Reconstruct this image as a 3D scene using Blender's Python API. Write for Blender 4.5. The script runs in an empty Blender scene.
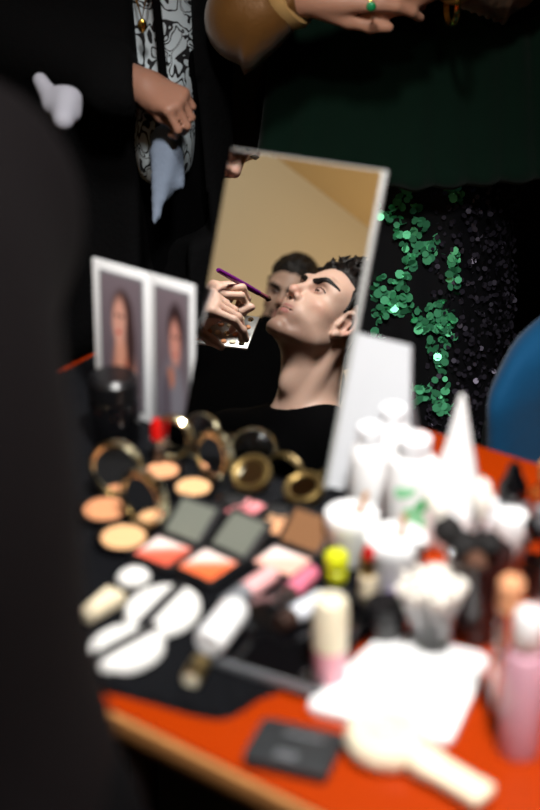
import bpy, bmesh, math, random
import numpy as np
from mathutils import Vector, Matrix
random.seed(7); RNG = np.random.RandomState(5)
sc = bpy.context.scene
COL = sc.collection

# ------------------------------------------------------------------ camera
FPX = 1500.0
PITCH = math.radians(26)
CAM = np.array([0, 0, 1.47])
FW = np.array([0, math.cos(PITCH), -math.sin(PITCH)])
UP = np.array([0, math.sin(PITCH), math.cos(PITCH)])
RT = np.array([1.0, 0, 0])
cd = bpy.data.cameras.new('camera')
cam = bpy.data.objects.new('camera', cd); COL.objects.link(cam)
cam.location = CAM; cam.rotation_euler = (math.pi / 2 - PITCH, 0, 0)
cd.sensor_fit = 'VERTICAL'; cd.sensor_height = 36; cd.sensor_width = 24
cd.lens = FPX * 36 / 810
cd.clip_start = 0.02
cd.dof.use_dof = True; cd.dof.focus_distance = 2.52; cd.dof.aperture_fstop = 3.1
sc.camera = cam

# ------------------------------------------------------------------ world, lights, exposure
w = bpy.data.worlds.new('world'); sc.world = w; w.use_nodes = True
w.node_tree.nodes['Background'].inputs[0].default_value = (0.8, 0.85, 1, 1)
w.node_tree.nodes['Background'].inputs[1].default_value = 0.0

def light(name, kind, loc, target, energy, color, size=0.3, spot=None, blend=0.6):
    ld = bpy.data.lights.new(name, kind); ld.energy = energy; ld.color = color
    if kind == 'AREA': ld.shape = 'DISK'; ld.size = size
    else: ld.shadow_soft_size = size
    if kind == 'SPOT': ld.spot_size = math.radians(spot); ld.spot_blend = blend
    o = bpy.data.objects.new(name, ld); COL.objects.link(o); o.location = loc
    o.rotation_euler = (Vector(target) - Vector(loc)).to_track_quat('-Z', 'Y').to_euler()
    return o
light('ceiling_spotlight_table', 'SPOT', (0.24, 0.38, 2.38), (0.04, 1.10, 0.75), 250, (1, 0.98, 0.95), 0.10, 62, 0.7)
light('ceiling_spotlight_seat', 'SPOT', (-0.40, 1.50, 2.30), (-0.92, 0.60, 1.35), 150, (1, 0.97, 0.93), 0.22, 48, 0.6)
light('wall_lamp_warm', 'POINT', (-1.85, -1.10, 1.75), (-2.6, -0.9, 2.3), 22, (1, 0.74, 0.44), 0.12)
light('onlooker_fill', 'SPOT', (-1.1, 0.75, 2.40), (-2.5, -0.35, 1.7), 66, (1, 0.98, 0.92), 0.15, 84, 0.8)  # unseen fill, added to light the bearded onlooker and the wall
light('guest_spot', 'SPOT', (-0.1, 0.9, 2.42), (0.10, 2.2, 0.75), 75, (1, 0.96, 0.92), 0.1, 70, 0.6)  # spot aimed at the people behind the table

sc.view_settings.view_transform = 'Standard'; sc.view_settings.look = 'None'
sc.view_settings.gamma = 1; sc.view_settings.use_curve_mapping = False
sc.view_settings.exposure = 0.0
sc.cycles.use_denoising = True
sc.cycles.max_bounces = 8; sc.cycles.glossy_bounces = 5; sc.cycles.transmission_bounces = 8
sc.cycles.caustics_reflective = False; sc.cycles.caustics_refractive = False
sc.cycles.sample_clamp_indirect = 4

# ------------------------------------------------------------------ geometry of the view (for laying the place out)
def ray(x, y): return FW + RT * (x - 270) / FPX + UP * (405 - y) / FPX
def onz(x, y, z=0.75):
    d = ray(x, y); t = (z - CAM[2]) / d[2]; return CAM + t * d
def at(x, y, d): return CAM + ray(x, y) * d

TZ = 0.75                                    # table top height
YAW = math.radians(36.5)
TE = np.array([math.cos(YAW), -math.sin(YAW), 0]); TB = np.array([math.sin(YAW), math.cos(YAW), 0])

# leaning mirror plane
my, ml = math.radians(27), math.radians(23)
nh = np.array([-math.sin(my), -math.cos(my), 0]); MR = np.array([math.cos(my), -math.sin(my), 0])
MU = math.cos(ml) * np.array([0, 0, 1]) - math.sin(ml) * nh
MN = np.cross(MR, MU); MBR = onz(327, 495)
def mvec(v): v = np.asarray(v, float); return v - 2 * (v @ MN) * MN
def mpt(p): p = np.asarray(p, float); return p - 2 * ((p - MBR) @ MN) * MN
def V(x, y, d): return mpt(at(x, y, d))                       # where a thing stands that the mirror shows there
def VV(r, u, t): return mvec(RT * r + UP * u - FW * t)        # direction seen in the mirror as right, up, towards us
def unit(v): v = np.asarray(v, float); return v / np.linalg.norm(v)

# ------------------------------------------------------------------ materials
def lin(c): return tuple((x / 255 / 12.92) if x / 255 <= 0.04045 else ((x / 255 + 0.055) / 1.055) ** 2.4 for x in c)
MATS = {}
def mat(name, c=(200, 200, 200), rough=0.5, metal=0.0, trans=0.0, emis=0, bump=None, coat=0, sheen=0, attr=False, sss=0, noise=None, ior=1.45, spec=None):
    if name in MATS: return MATS[name]
    m = bpy.data.materials.new(name); m.use_nodes = True; nt = m.node_tree; b = nt.nodes['Principled BSDF']
    col = (*lin(c), 1)
    b.inputs['Base Color'].default_value = col; b.inputs['Roughness'].default_value = rough
    b.inputs['Metallic'].default_value = metal; b.inputs['Transmission Weight'].default_value = trans
    b.inputs['Coat Weight'].default_value = coat; b.inputs['Sheen Weight'].default_value = sheen
    b.inputs['IOR'].default_value = ior
    if spec is not None: b.inputs['Specular IOR Level'].default_value = spec
    if sss:
        b.inputs['Subsurface Weight'].default_value = sss; b.inputs['Subsurface Radius'].default_value = (1, 0.4, 0.2)
        b.inputs['Subsurface Scale'].default_value = 0.006
    if emis:
        b.inputs['Emission Color'].default_value = col; b.inputs['Emission Strength'].default_value = emis
    if attr:
        a = nt.nodes.new('ShaderNodeAttribute'); a.attribute_name = 'Col'
        nt.links.new(a.outputs['Color'], b.inputs['Base Color'])
    tc = nt.nodes.new('ShaderNodeTexCoord')
    if noise:
        sc_, amt, c2 = noise
        n = nt.nodes.new('ShaderNodeTexNoise'); n.inputs['Scale'].default_value = sc_; n.inputs['Detail'].default_value = 5
        mx = nt.nodes.new('ShaderNodeMix'); mx.data_type = 'RGBA'
        rmp = nt.nodes.new('ShaderNodeMath'); rmp.operation = 'MULTIPLY'; rmp.inputs[1].default_value = amt
        nt.links.new(tc.outputs['Object'], n.inputs['Vector']); nt.links.new(n.outputs['Fac'], rmp.inputs[0])
        nt.links.new(rmp.outputs[0], mx.inputs[0])
        mx.inputs[6].default_value = col; mx.inputs[7].default_value = (*lin(c2), 1)
        nt.links.new(mx.outputs[2], b.inputs['Base Color'])
    if bump:
        n = nt.nodes.new('ShaderNodeTexNoise'); n.inputs['Scale'].default_value = bump[0]; n.inputs['Detail'].default_value = 4
        bp = nt.nodes.new('ShaderNodeBump'); bp.inputs['Strength'].default_value = bump[1]; bp.inputs['Distance'].default_value = 0.003
        nt.links.new(tc.outputs['Object'], n.inputs['Vector']); nt.links.new(n.outputs['Fac'], bp.inputs['Height'])
        nt.links.new(bp.outputs[0], b.inputs['Normal'])
    MATS[name] = m; return m

mat('skin', attr=True, rough=0.48, sss=0.15, bump=(400, 0.12))
mat('black cotton', (4, 4, 5), 0.95, bump=(60, 0.3), spec=0.06)
mat('black wool', (9, 9, 10), 0.95, bump=(120, 0.5), spec=0.1)
mat('charcoal jacket', (9, 6, 7), 0.95, bump=(90, 0.4), spec=0.1)
mat('black hair', (22, 17, 15), 0.5, bump=(220, 0.6), spec=0.3)
mat('brown hair', (38, 26, 20), 0.6, bump=(220, 0.6), spec=0.3)
mat('green velvet', (1, 24, 14), 0.9, bump=(14, 0.9), sheen=0.08, spec=0.15)
mat('bronze satin', (112, 74, 28), 0.42, bump=(22, 1.0), sheen=0.2, metal=0.25)
mat('pale gold trim', (205, 165, 105), 0.5, metal=0.3)
mat('gold', (232, 190, 90), 0.22, 1)
mat('brass', (200, 175, 120), 0.28, 1)
mat('dull brass', (112, 92, 52), 0.4, .8)
mat('silver', (225, 226, 228), 0.18, 1)
mat('champagne metal', (215, 205, 170), 0.16, 1)
mat('mirror silver', (245, 246, 245), 0.0, 1)
mat('grey edge', (150, 150, 148), 0.35)
mat('dark plastic', (14, 14, 16), 0.3)
mat('black matte', (10, 10, 12), 0.7)
mat('black gloss', (8, 8, 10), 0.12, coat=0.5)
mat('white plastic', (238, 238, 238), 0.35, coat=0.2)
mat('white matte', (232, 233, 236), 0.8)
mat('white card', (225, 226, 228), 0.65)
mat('grey board', (182, 184, 188), 0.5)
mat('pearl panel', (222, 225, 232), 0.45)
mat('ivory', (236, 226, 198), 0.35, coat=0.3)
mat('cream', (238, 222, 190), 0.5)
mat('sponge', (232, 230, 226), 0.95, bump=(300, 0.4))
mat('black satin', (5, 5, 8), 0.5)
mat('navy black cloth', (3, 4, 8), 0.9, bump=(25, 0.9), spec=0.2)
mat('glass', (250, 250, 250), 0.02, trans=1)
mat('smoked glass', (96, 78, 78), 0.05, trans=0.9)
mat('pink liquid', (250, 120, 160), 0.3, trans=0.0)
mat('pink clear', (244, 190, 208), 0.15, trans=0.35)
mat('grey label', (120, 122, 126), 0.5)
mat('wood stick', (176, 120, 66), 0.6)
mat('leaf print', (140, 208, 158), 0.5)
mat('leaf dark', (84, 176, 112), 0.5)
mat('blue velvet', (3, 58, 92), 0.8, bump=(50, 0.3), sheen=0.08, spec=0.15)
mat('walnut', (48, 26, 16), 0.5)
mat('tabletop red', (160, 50, 0), 0.35, noise=(6, 0.35, (136, 30, 0)), spec=.3)
mat('plywood edge', (188, 128, 72), 0.6, noise=(40, 0.5, (130, 82, 44)))
mat('lime', (196, 200, 20), 0.4)
mat('violet', (92, 70, 120), 0.5)
mat('red gloss', (190, 18, 14), 0.2, coat=0.5)
mat('rose', (236, 176, 176), 0.4)
mat('peach', (226, 160, 116), 0.75)
mat('coral', attr=True, rough=0.75)
mat('pink lotion', (240, 168, 182), 0.25, coat=.5)
mat('tan powder', (206, 140, 98), 0.8)
mat('bright powder', (232, 178, 128), 0.8)
mat('brown lid reflection', (124, 88, 60), 0.3)  # flat brown colour standing in for what the lid mirror reflects
mat('grey lid reflection', (104, 107, 98), 0.35, metal=0.0)  # satin grey colour standing in for the ceiling reflected in the lids
mat('purple lacquer', (116, 26, 124), 0.25, coat=0.5)
mat('ferrule pink', (214, 120, 150), 0.25, 0.7)
mat('bristle', (92, 60, 44), 0.8)
mat('white bristle', (238, 232, 222), 0.9, bump=(400, 0.5))
mat('black bristle', (16, 13, 13), 0.8, bump=(400, 0.5))
mat('print', attr=True, rough=0.35)
mat('denim', (112, 124, 142), 0.85, bump=(200, 0.3))
mat('black ink', (8, 8, 9), 0.8)
mat('shirt print', (196, 208, 212), 0.8)
mat('sequin green', (96, 196, 142), 0.36, 0.6)
mat('sequin black', (70, 66, 78), 0.35, 0.7)
mat('wall beige', (196, 184, 158), 0.9, bump=(150, 0.05))
mat('wall dark', (26, 24, 24), 0.9)
mat('ceiling paint', (216, 192, 150), 0.9)
mat('floor boards', (34, 26, 22), 0.6, noise=(5, 0.5, (20, 15, 13)))
mat('eye', attr=True, rough=0.1, coat=0.6)
mat('green stone', (20, 150, 90), 0.1, coat=1)

# ------------------------------------------------------------------ object helpers
def tag(o, label=None, cat=None, group=None, kind=None):
    if label: o['label'] = label
    if cat: o['category'] = cat
    if group: o['group'] = group
    if kind: o['kind'] = kind
    return o
def thing(name, loc, label, cat, group=None, rz=0, mtx=None, ref=None):
    o = bpy.data.objects.new(name, None); COL.objects.link(o); o.empty_display_size = 0.02
    if mtx is not None: o.matrix_world = mtx
    else: o.location = tuple(loc); o.rotation_euler = (0, 0, rz)
    return tag(o, label, cat, group)
def dup(root, loc, rz=None, label=None, scale=None):
    r = root.copy(); COL.objects.link(r); r.location = tuple(loc)
    if rz is not None: r.rotation_euler = (r.rotation_euler[0], r.rotation_euler[1], rz)
    if scale: r.scale = (scale,) * 3
    if label: r['label'] = label
    for ch in list(root.children):
        c = ch.copy(); COL.objects.link(c); c.parent = r
        for g in ch.children:
            d = g.copy(); COL.objects.link(d); d.parent = c
    return r

class G:
    def __init__(s): s.bm = bmesh.new()
    def box(s, c, d, rot=None, bev=0.0, seg=2):
        r = bmesh.ops.create_cube(s.bm, size=1.0); vs = r['verts']
        for v in vs: v.co = Vector((v.co.x * d[0], v.co.y * d[1], v.co.z * d[2]))
        if bev:
            es = list({e for v in vs for e in v.link_edges})
            rr = bmesh.ops.bevel(s.bm, geom=es, offset=bev, segments=seg, affect='EDGES', profile=0.5)
            vs = list({v for f in rr['faces'] for v in f.verts} | {v for v in vs if v.is_valid})
        M = (rot if rot is not None else Matrix()).to_4x4(); M = Matrix.Translation(Vector(c)) @ M
        for v in vs: v.co = M @ v.co
        return s
    def lathe(s, prof, c=(0, 0, 0), axis=(0, 0, 1), n=40, squash=1.0):
        q = Vector((0, 0, 1)).rotation_difference(Vector(axis)).to_matrix()
        rings = []
        for (r, z) in prof:
            if r < 1e-6: rings.append([s.bm.verts.new(Vector(c) + q @ Vector((0, 0, z)))])
            else: rings.append([s.bm.verts.new(Vector(c) + q @ Vector((r * math.cos(2 * math.pi * k / n), r * squash * math.sin(2 * math.pi * k / n), z))) for k in range(n)])
        for a, b in zip(rings, rings[1:]):
            if len(a) == 1 and len(b) == 1: continue
            for k in range(n):
                k2 = (k + 1) % n
                if len(a) == 1: s.bm.faces.new((a[0], b[k2], b[k]))
                elif len(b) == 1: s.bm.faces.new((a[k], a[k2], b[0]))
                else: s.bm.faces.new((a[k], a[k2], b[k2], b[k]))
        return s
    def tube(s, pts, rad, n=10, cap=True):
        pts = [Vector(p) for p in pts]
        if not hasattr(rad, '__len__'): rad = [rad] * len(pts)
        rings = []; ref = None
        for i, p in enumerate(pts):
            t = (pts[min(i + 1, len(pts) - 1)] - pts[max(i - 1, 0)]).normalized()
            if ref is None: ref = t.orthogonal().normalized()
            ref = (ref - t * ref.dot(t)).normalized(); b = t.cross(ref)
            rings.append([s.bm.verts.new(p + (ref * math.cos(2 * math.pi * k / n) + b * math.sin(2 * math.pi * k / n)) * rad[i]) for k in range(n)])
        for a, b in zip(rings, rings[1:]):
            for k in range(n): s.bm.faces.new((a[k], a[(k + 1) % n], b[(k + 1) % n], b[k]))
        if cap:
            s.bm.faces.new(rings[0][::-1]); s.bm.faces.new(rings[-1])
        return s
    def prism(s, poly, z0, z1, bev=0.0):
        a = [s.bm.verts.new((x, y, z0)) for x, y in poly]; b = [s.bm.verts.new((x, y, z1)) for x, y in poly]
        n = len(poly); fs = [s.bm.faces.new(a[::-1]), s.bm.faces.new(b)]
        for k in range(n): fs.append(s.bm.faces.new((a[k], a[(k + 1) % n], b[(k + 1) % n], b[k])))
        if bev:
            es = list(fs[1].edges) + list(fs[0].edges)
            bmesh.ops.bevel(s.bm, geom=es, offset=bev, segments=2, affect='EDGES', profile=0.5)
        return s
    def ball(s, c, r, rot=None, u=24, v=16):
        q = bmesh.ops.create_uvsphere(s.bm, u_segments=u, v_segments=v, radius=1)
        for x in q['verts']:
            p = Vector((x.co.x * r[0], x.co.y * r[1], x.co.z * r[2]))
            if rot is not None: p = rot @ p
            x.co = p + Vector(c)
        return s
    def xf(s, M):
        bmesh.ops.transform(s.bm, matrix=M, verts=s.bm.verts); return s
    def obj(s, name, m, parent=None, smooth=True, **k):
        bmesh.ops.recalc_face_normals(s.bm, faces=s.bm.faces)
        me = bpy.data.meshes.new(name); s.bm.to_mesh(me); s.bm.free()
        return link(name, me, m, parent, smooth, **k)
def link(name, me, m, parent=None, smooth=True, **k):
    if smooth:
        me.polygons.foreach_set('use_smooth', [True] * len(me.polygons))
        try: me.set_sharp_from_angle(angle=math.radians(38))
        except Exception: pass
    me.materials.append(MATS[m] if isinstance(m, str) else m)
    o = bpy.data.objects.new(name, me); COL.objects.link(o)
    if parent: o.parent = parent
    return tag(o, **k)

def rpoly(w, h, r, n=5):
    out = []
    for cx, cy, a0 in ((w / 2 - r, h / 2 - r, 0), (-w / 2 + r, h / 2 - r, 90), (-w / 2 + r, -h / 2 + r, 180), (w / 2 - r, -h / 2 + r, 270)):
        for k in range(n + 1):
            a = math.radians(a0 + 90 * k / n); out.append((cx + r * math.cos(a), cy + r * math.sin(a)))
    return out
def Rz(a): return Matrix.Rotation(a, 4, 'Z')
def Rx(a): return Matrix.Rotation(a, 4, 'X')
def Ry(a): return Matrix.Rotation(a, 4, 'Y')
def Tr(x, y, z): return Matrix.Translation((x, y, z))

# ------------------------------------------------------------------ implicit surfaces for bodies and cloth
# prims: ('cap', a, b, ra, rb, k, op) ('ell', c, radii, R, k, op) ('box', c, half, R, k, op)
def cap(a, b, ra, rb=None, k=0.02, op=1): return ('cap', np.array(a, float), np.array(b, float), ra, ra if rb is None else rb, k, op)
def ell(c, r, R=None, k=0.02, op=1): return ('ell', np.array(c, float), np.array(r, float), np.eye(3) if R is None else R, k, op)
def bxp(c, h, R=None, k=0.01, op=1): return ('box', np.array(c, float), np.array(h, float), np.eye(3) if R is None else R, k, op)
def infl(ps, d, kk=None):
    out = []
    for p in ps:
        p = list(p)
        if p[0] == 'cap': p[3] += d * p[-1]; p[4] += d * p[-1]
        else: p[2] = p[2] + d * p[-1]
        out.append(tuple(p))
    return out
def pb(p, m):
    if p[0] == 'cap':
        r = max(p[3], p[4]); return np.minimum(p[1], p[2]) - r - m, np.maximum(p[1], p[2]) + r + m
    if p[0] == 'box': e = np.abs(p[3]) @ p[2]
    else: e = np.sqrt((p[3] ** 2) @ (p[2] ** 2))
    return p[1] - e - m, p[1] + e + m
def axis_coords(lo, hi, step, fines):
    out = [lo]; x = lo
    while x < hi:
        st = step
        for a, b, s in fines:
            if a - 1e-9 <= x < b: st = min(st, s)
            elif x < a and a - x < step * 3: st = min(st, max(s, (a - x) * 0.5))
            elif x >= b and x - b < step * 3: st = min(st, max(s, (x - b) * 0.5 + s))
        x += st; out.append(x)
    return np.array(out)
def sdf_mesh(prims, step, fines=(), clip=None):
    """fines: list of (lo3, hi3, step); clip: prims of which only the overlap with PRIMS is kept"""
    if clip is not None:
        los, his = zip(*[pb(p, 0.0) for p in clip]); lo = np.min(los, 0) - step * 2.5; hi = np.max(his, 0) + step * 2.5
        A = [axis_coords(lo[i], hi[i], step, []) for i in range(3)]
        return nets(np.maximum(field(prims, A, step), field(clip, A, step)), A)
    los, his = zip(*[pb(p, 0.0) for p in prims if p[-1] == 1])
    lo = np.min(los, 0) - step * 2.5; hi = np.max(his, 0) + step * 2.5
    A = [axis_coords(lo[i], hi[i], step, [(f[0][i], f[1][i], f[2]) for f in fines]) for i in range(3)]
    return nets(field(prims, A, step), A)
def field(prims, A, step):
    D = np.full([len(a) for a in A], 1.0, np.float32)
    for p in prims:
        k = p[-2]; m = max(0.02, 2.5 * step) + k
        l, h = pb(p, m)
        s = [slice(max(0, np.searchsorted(A[i], l[i]) - 1), np.searchsorted(A[i], h[i]) + 1) for i in range(3)]
        X, Y, Z = A[0][s[0]][:, None, None], A[1][s[1]][None, :, None], A[2][s[2]][None, None, :]
        if 0 in (X.size, Y.size, Z.size) or any(a_.stop <= a_.start for a_ in s): continue
        if p[0] == 'cap':
            a, b = p[1], p[2]; ab = b - a; L = max(ab @ ab, 1e-12)
            t = np.clip(((X - a[0]) * ab[0] + (Y - a[1]) * ab[1] + (Z - a[2]) * ab[2]) / L, 0, 1)
            d = np.sqrt((X - a[0] - t * ab[0]) ** 2 + (Y - a[1] - t * ab[1]) ** 2 + (Z - a[2] - t * ab[2]) ** 2) - (p[3] + t * (p[4] - p[3]))
        else:
            R = p[3]; dx, dy, dz = X - p[1][0], Y - p[1][1], Z - p[1][2]
            q = [R[0, i] * dx + R[1, i] * dy + R[2, i] * dz for i in range(3)]
            if p[0] == 'ell':
                k0 = np.sqrt(sum((q[i] / p[2][i]) ** 2 for i in range(3))) + 1e-9
                k1 = np.sqrt(sum((q[i] / p[2][i] ** 2) ** 2 for i in range(3))) + 1e-9
                d = k0 * (k0 - 1) / k1
            else:
                e = [np.abs(q[i]) - p[2][i] for i in range(3)]
                d = np.sqrt(sum(np.maximum(v, 0) ** 2 for v in e)) + np.minimum(np.maximum(np.maximum(e[0], e[1]), e[2]), 0)
        cur = D[s[0], s[1], s[2]]
        if p[-1] == 1:
            hh = np.maximum(k - np.abs(cur - d), 0) / k
            D[s[0], s[1], s[2]] = np.minimum(cur, d) - hh * hh * k * 0.25
        else:
            d = -d; hh = np.maximum(k - np.abs(cur - d), 0) / k
            D[s[0], s[1], s[2]] = np.maximum(cur, d) + hh * hh * k * 0.25
    return D
def nets(D, A):
    for ax in range(3):
        sl = [slice(None)] * 3
        for e in (0, -1): sl[ax] = e; D[tuple(sl)] = 1.0
    S = D < 0; n = D.shape; cn = (n[0] - 1, n[1] - 1, n[2] - 1)
    acc = {}; keys = []; pts = []; quads = []
    cid = lambda i, j, k: (i * cn[1] + j) * cn[2] + k
    for ax in range(3):
        s0 = [slice(None)] * 3; s1 = [slice(None)] * 3; s0[ax] = slice(0, -1); s1[ax] = slice(1, None)
        idx = np.nonzero(S[tuple(s0)] != S[tuple(s1)])
        i0 = np.stack(idx, 1); i1 = i0.copy(); i1[:, ax] += 1
        v0 = D[tuple(i0.T)]; v1 = D[tuple(i1.T)]; t = (v0 / (v0 - v1))[:, None]
        P0 = np.stack([A[q][i0[:, q]] for q in range(3)], 1); P1 = np.stack([A[q][i1[:, q]] for q in range(3)], 1)
        P = P0 + (P1 - P0) * t
        u, v = [q for q in range(3) if q != ax]
        ids = []
        for du, dv in ((-1, -1), (0, -1), (0, 0), (-1, 0)):
            c = i0.copy(); c[:, u] += du; c[:, v] += dv
            c = np.clip(c, 0, np.array(cn) - 1)
            k = cid(c[:, 0], c[:, 1], c[:, 2]); ids.append(k); keys.append(k); pts.append(P)
        q = np.stack(ids, 1); flip = (v0 < 0)
        if ax == 1: flip = ~flip
        q[~flip] = q[~flip][:, ::-1]
        quads.append(q)
    keys = np.concatenate(keys); pts = np.concatenate(pts); quads = np.concatenate(quads)
    uk, inv = np.unique(keys, return_inverse=True)
    cnt = np.bincount(inv).astype(float)
    verts = np.stack([np.bincount(inv, weights=pts[:, q]) / cnt for q in range(3)], 1)
    faces = np.searchsorted(uk, quads)
    return verts, faces
def raw_mesh(name, verts, faces, m, parent=None, origin=(0, 0, 0), colf=None, **k):
    me = bpy.data.meshes.new(name)
    vv = verts - np.array(origin)
    me.vertices.add(len(vv)); me.vertices.foreach_set('co', vv.astype(np.float32).ravel())
    nf = len(faces); me.loops.add(nf * 4); me.loops.foreach_set('vertex_index', faces.astype(np.int32).ravel())
    me.polygons.add(nf); me.polygons.foreach_set('loop_start', np.arange(0, nf * 4, 4, dtype=np.int32))
    try: me.polygons.foreach_set('loop_total', np.full(nf, 4, np.int32))
    except Exception: pass
    me.update(calc_edges=True); me.validate()
    if colf is not None:
        c = colf(verts); a = me.color_attributes.new('Col', 'FLOAT_COLOR', 'POINT')
        a.data.foreach_set('color', np.concatenate([c, np.ones((len(c), 1))], 1).astype(np.float32).ravel())
    me.polygons.foreach_set('use_smooth', [True] * len(me.polygons))
    me.materials.append(MATS[m]); o = bpy.data.objects.new(name, me); COL.objects.link(o)
    if parent: o.parent = parent
    return tag(o, **k)

# ------------------------------------------------------------------ human anatomy
def frame(f, u):
    """columns: right, forward, up"""
    f = unit(f); u = np.asarray(u, float); u = unit(u - (u @ f) * f); return np.stack([np.cross(f, u), f, u], 1)
HSC = 1.0
def hp_(x, y, z): return np.array([x * .95, y * (.90 if y > 0 else 1), z]) * HSC
def hsc(ps): return ps if HSC == 1 else [tuple([*p[:3], p[3] * HSC, p[4] * HSC, p[5] * HSC, p[6]]) if p[0] == 'cap' else (p[0], p[1], p[2] * HSC, p[3], p[4] * HSC, p[5]) for p in ps]
def head_prims(c, R, nose=1.0):
    c = np.array(c, float); P = lambda x, y, z: c + R @ hp_(x, y, z)
    o = [ell(P(0, -.020, .038), (.076, .096, .084), R, .02),
         ell(P(0, .030, -.010), (.064, .062, .080), R, .03),
         ell(P(0, .034, -.055), (.050, .050, .045), R, .025)]
    for s in (-1, 1):
        o += [cap(P(s * .057, -.002, -.045), P(s * .050, .016, -.074), .012, .011, .022),
              cap(P(s * .050, .016, -.074), P(s * .016, .072, -.106), .011, .011, .020),
              ell(P(s * .047, .054, -.026), (.020, .022, .014), R, .022),
              cap(P(s * .008, .089, .020), P(s * .036, .085, .026), .009, .008, .014),
              cap(P(s * .036, .085, .026), P(s * .055, .062, .018), .008, .007, .014)]
    for s in (-1, 1): o += [ell(P(s * .056, .040, .018), (.016, .030, .026), R, .02), ell(P(s * .050, .028, -.050), (.014, .028, .026), R, .02)]
    o += [ell(P(0, .074, -.066), (.026, .018, .024), R, .018),
          ell(P(0, .083, -.104), (.017, .012, .013), R, .016)]
    for s in (-1, 1): o.append(ell(P(s * .031, .096, .001), (.019, .017, .011), R, .012, -1))
    for s in (-1, 1): o += [ell(P(s * .031, .0765, .001), (.0145, .0125, .0115), R, .003)]
    o += [cap(P(0, .088, .014), P(0, .111, -.026), .0065, .0095, .010),
          ell(P(0, .110, -.030), (.0095, .010, .0085), R, .008)]
    for s in (-1, 1): o.append(ell(P(s * .0135, .098, -.036), (.0065, .010, .0075), R, .006))
    for s in (-1, 1): o.append(ell(P(s * .0065, .104, -.0435), (.0038, .0060, .0050), R, .003, -1))
    o += [cap(P(0, .092, -.044), P(0, .0935, -.055), .0035, .0035, .006),
          cap(P(-.018, .086, -.0635), P(-.004, .0945, -.0595), .0035, .0050, .005), cap(P(.018, .086, -.0635), P(.004, .0945, -.0595), .0035, .0050, .005),
          cap(P(-.014, .087, -.0715), P(0, .0925, -.0735), .0045, .0062, .006), cap(P(.014, .087, -.0715), P(0, .0925, -.0735), .0045, .0062, .006),
          cap(P(-.020, .0925, -.0660), P(.020, .0925, -.0660), .0012, .0012, .004, -1)]
    # ears
    for s in (-1, 1):
        E = lambda a, b, o_=0: c + R @ np.array([s * (.070 + o_), .007 + a, -.017 + b]) * HSC
        o.append(ell(E(-.002, -.002, .001), (.006, .016, .028), R, .006))
        ring = [(.010, .010, .001), (.012, .024, .004), (.002, .033, .008), (-.012, .029, .012), (-.018, .014, .014), (-.016, -.004, .012), (-.008, -.019, .008), (.002, -.028, .005)]
        for a, b in zip(ring, ring[1:]): o.append(cap(E(*a), E(*b), .0042, .0042, .004))
        o.append(cap(E(-.001, -.020, .006), E(.003, -.028, .004), .0068, .006, .004))
        o.append(cap(E(-.008, .016, .007), E(-.007, -.010, .007), .0028, .0028, .004))
        o.append(ell(E(.002, -.004, .009), (.006, .008, .011), R, .004, -1))
        o.append(cap(E(.010, .004, .003), E(.010, -.008, .003), .004, .004, .004))
    return hsc(o)
def neck_prims(c, R, N, fwd, right, r=0.056):
    c = np.array(c); N = np.array(N); top = c + R @ np.array([0, -.030, -.050])
    o = [cap(top, N, r, r + .006, .03)]
    jaw = c + R @ np.array([0, .030, -.085])
    front = N + fwd * .045 + np.array([0, 0, -.01])
    o.append(cap(c + R @ np.array([0, .012, -.075]), N + fwd * .030 + np.array([0, 0, .03]), .034, .034, .03))
    jaw = jaw; adam = 0.5 * (c + R @ np.array([0, .020, -.09])) + 0.5 * front
    o.append(ell(adam + fwd * .006 - np.array([0, 0, .012]), (.012, .012, .018), np.eye(3), .03))
    for s in (-1, 1):
        m = c + R @ np.array([s * .058, -.028, -.045])
        o.append(cap(m, N + fwd * .052 + right * s * .018 + np.array([0, 0, -.025]), .013, .011, .014))
    return o
def hand_prims(w, Y, Z, side=1, curl=((35, 45, 30),) * 4, thumb=(35, -20, 20), spread=3, sc_=1.0, k=.006):
    """w wrist, Y towards the fingers, Z out of the back of the hand, side +1: thumb lies on +X"""
    Rm = frame(Y, Z)  # right, Y, Z
    w = np.array(w, float); P = lambda p: w + Rm @ (np.array([p[0] * side, p[1], p[2]]) * sc_)
    o = []; q = sc_
    kx = [.031, .0105, -.0105, -.030]; ky = [.090, .094, .089, .080]
    Ls = [(.043, .026, .021), (.047, .029, .022), (.043, .027, .021), (.034, .020, .019)]
    Rr = [(.0098, .0086, .0078, .0068), (.0100, .0088, .0078, .0068), (.0095, .0083, .0074, .0065), (.0085, .0074, .0066, .0058)]
    for x, y in zip(kx, ky): o.append(cap(P((x * .45, .004, 0)), P((x, y, 0)), .019 * q, .0115 * q, .014))
    o.append(cap(P((.014, .02, -.006)), P((.026, .055, -.010)), .017 * q, .013 * q, .014))
    o.append(cap(P((-.018, .02, -.006)), P((-.024, .06, -.008)), .014 * q, .011 * q, .012))
    tips = []
    for i in range(4):
        p = np.array([kx[i], ky[i], 0.0]); a = 0.0; sp = math.radians((1.5 - i) * spread)
        for j in range(3):
            a += math.radians(curl[i][j])
            d = np.array([math.sin(sp) * math.cos(a), math.cos(sp) * math.cos(a), -math.sin(a)])
            p2 = p + d * Ls[i][j]; o.append(cap(P(p), P(p2), Rr[i][j] * q, Rr[i][j + 1] * q, .003)); p = p2
        tips.append(P(p))
    p = np.array([.026, .028, -.010]); az = math.radians(thumb[0]); el = math.radians(thumb[1]); bend = math.radians(thumb[2])
    for j, (L, r0, r1) in enumerate(((.038, .0140, .0110), (.032, .0110, .0098), (.026, .0098, .0078))):
        d = np.array([math.sin(az) * math.cos(el), math.cos(az) * math.cos(el), math.sin(el)])
        p2 = p + d * L; o.append(cap(P(p), P(p2), r0 * q, r1 * q, .006)); p = p2; az -= bend
    tips.append(P(p))
    return o, tips
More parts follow.
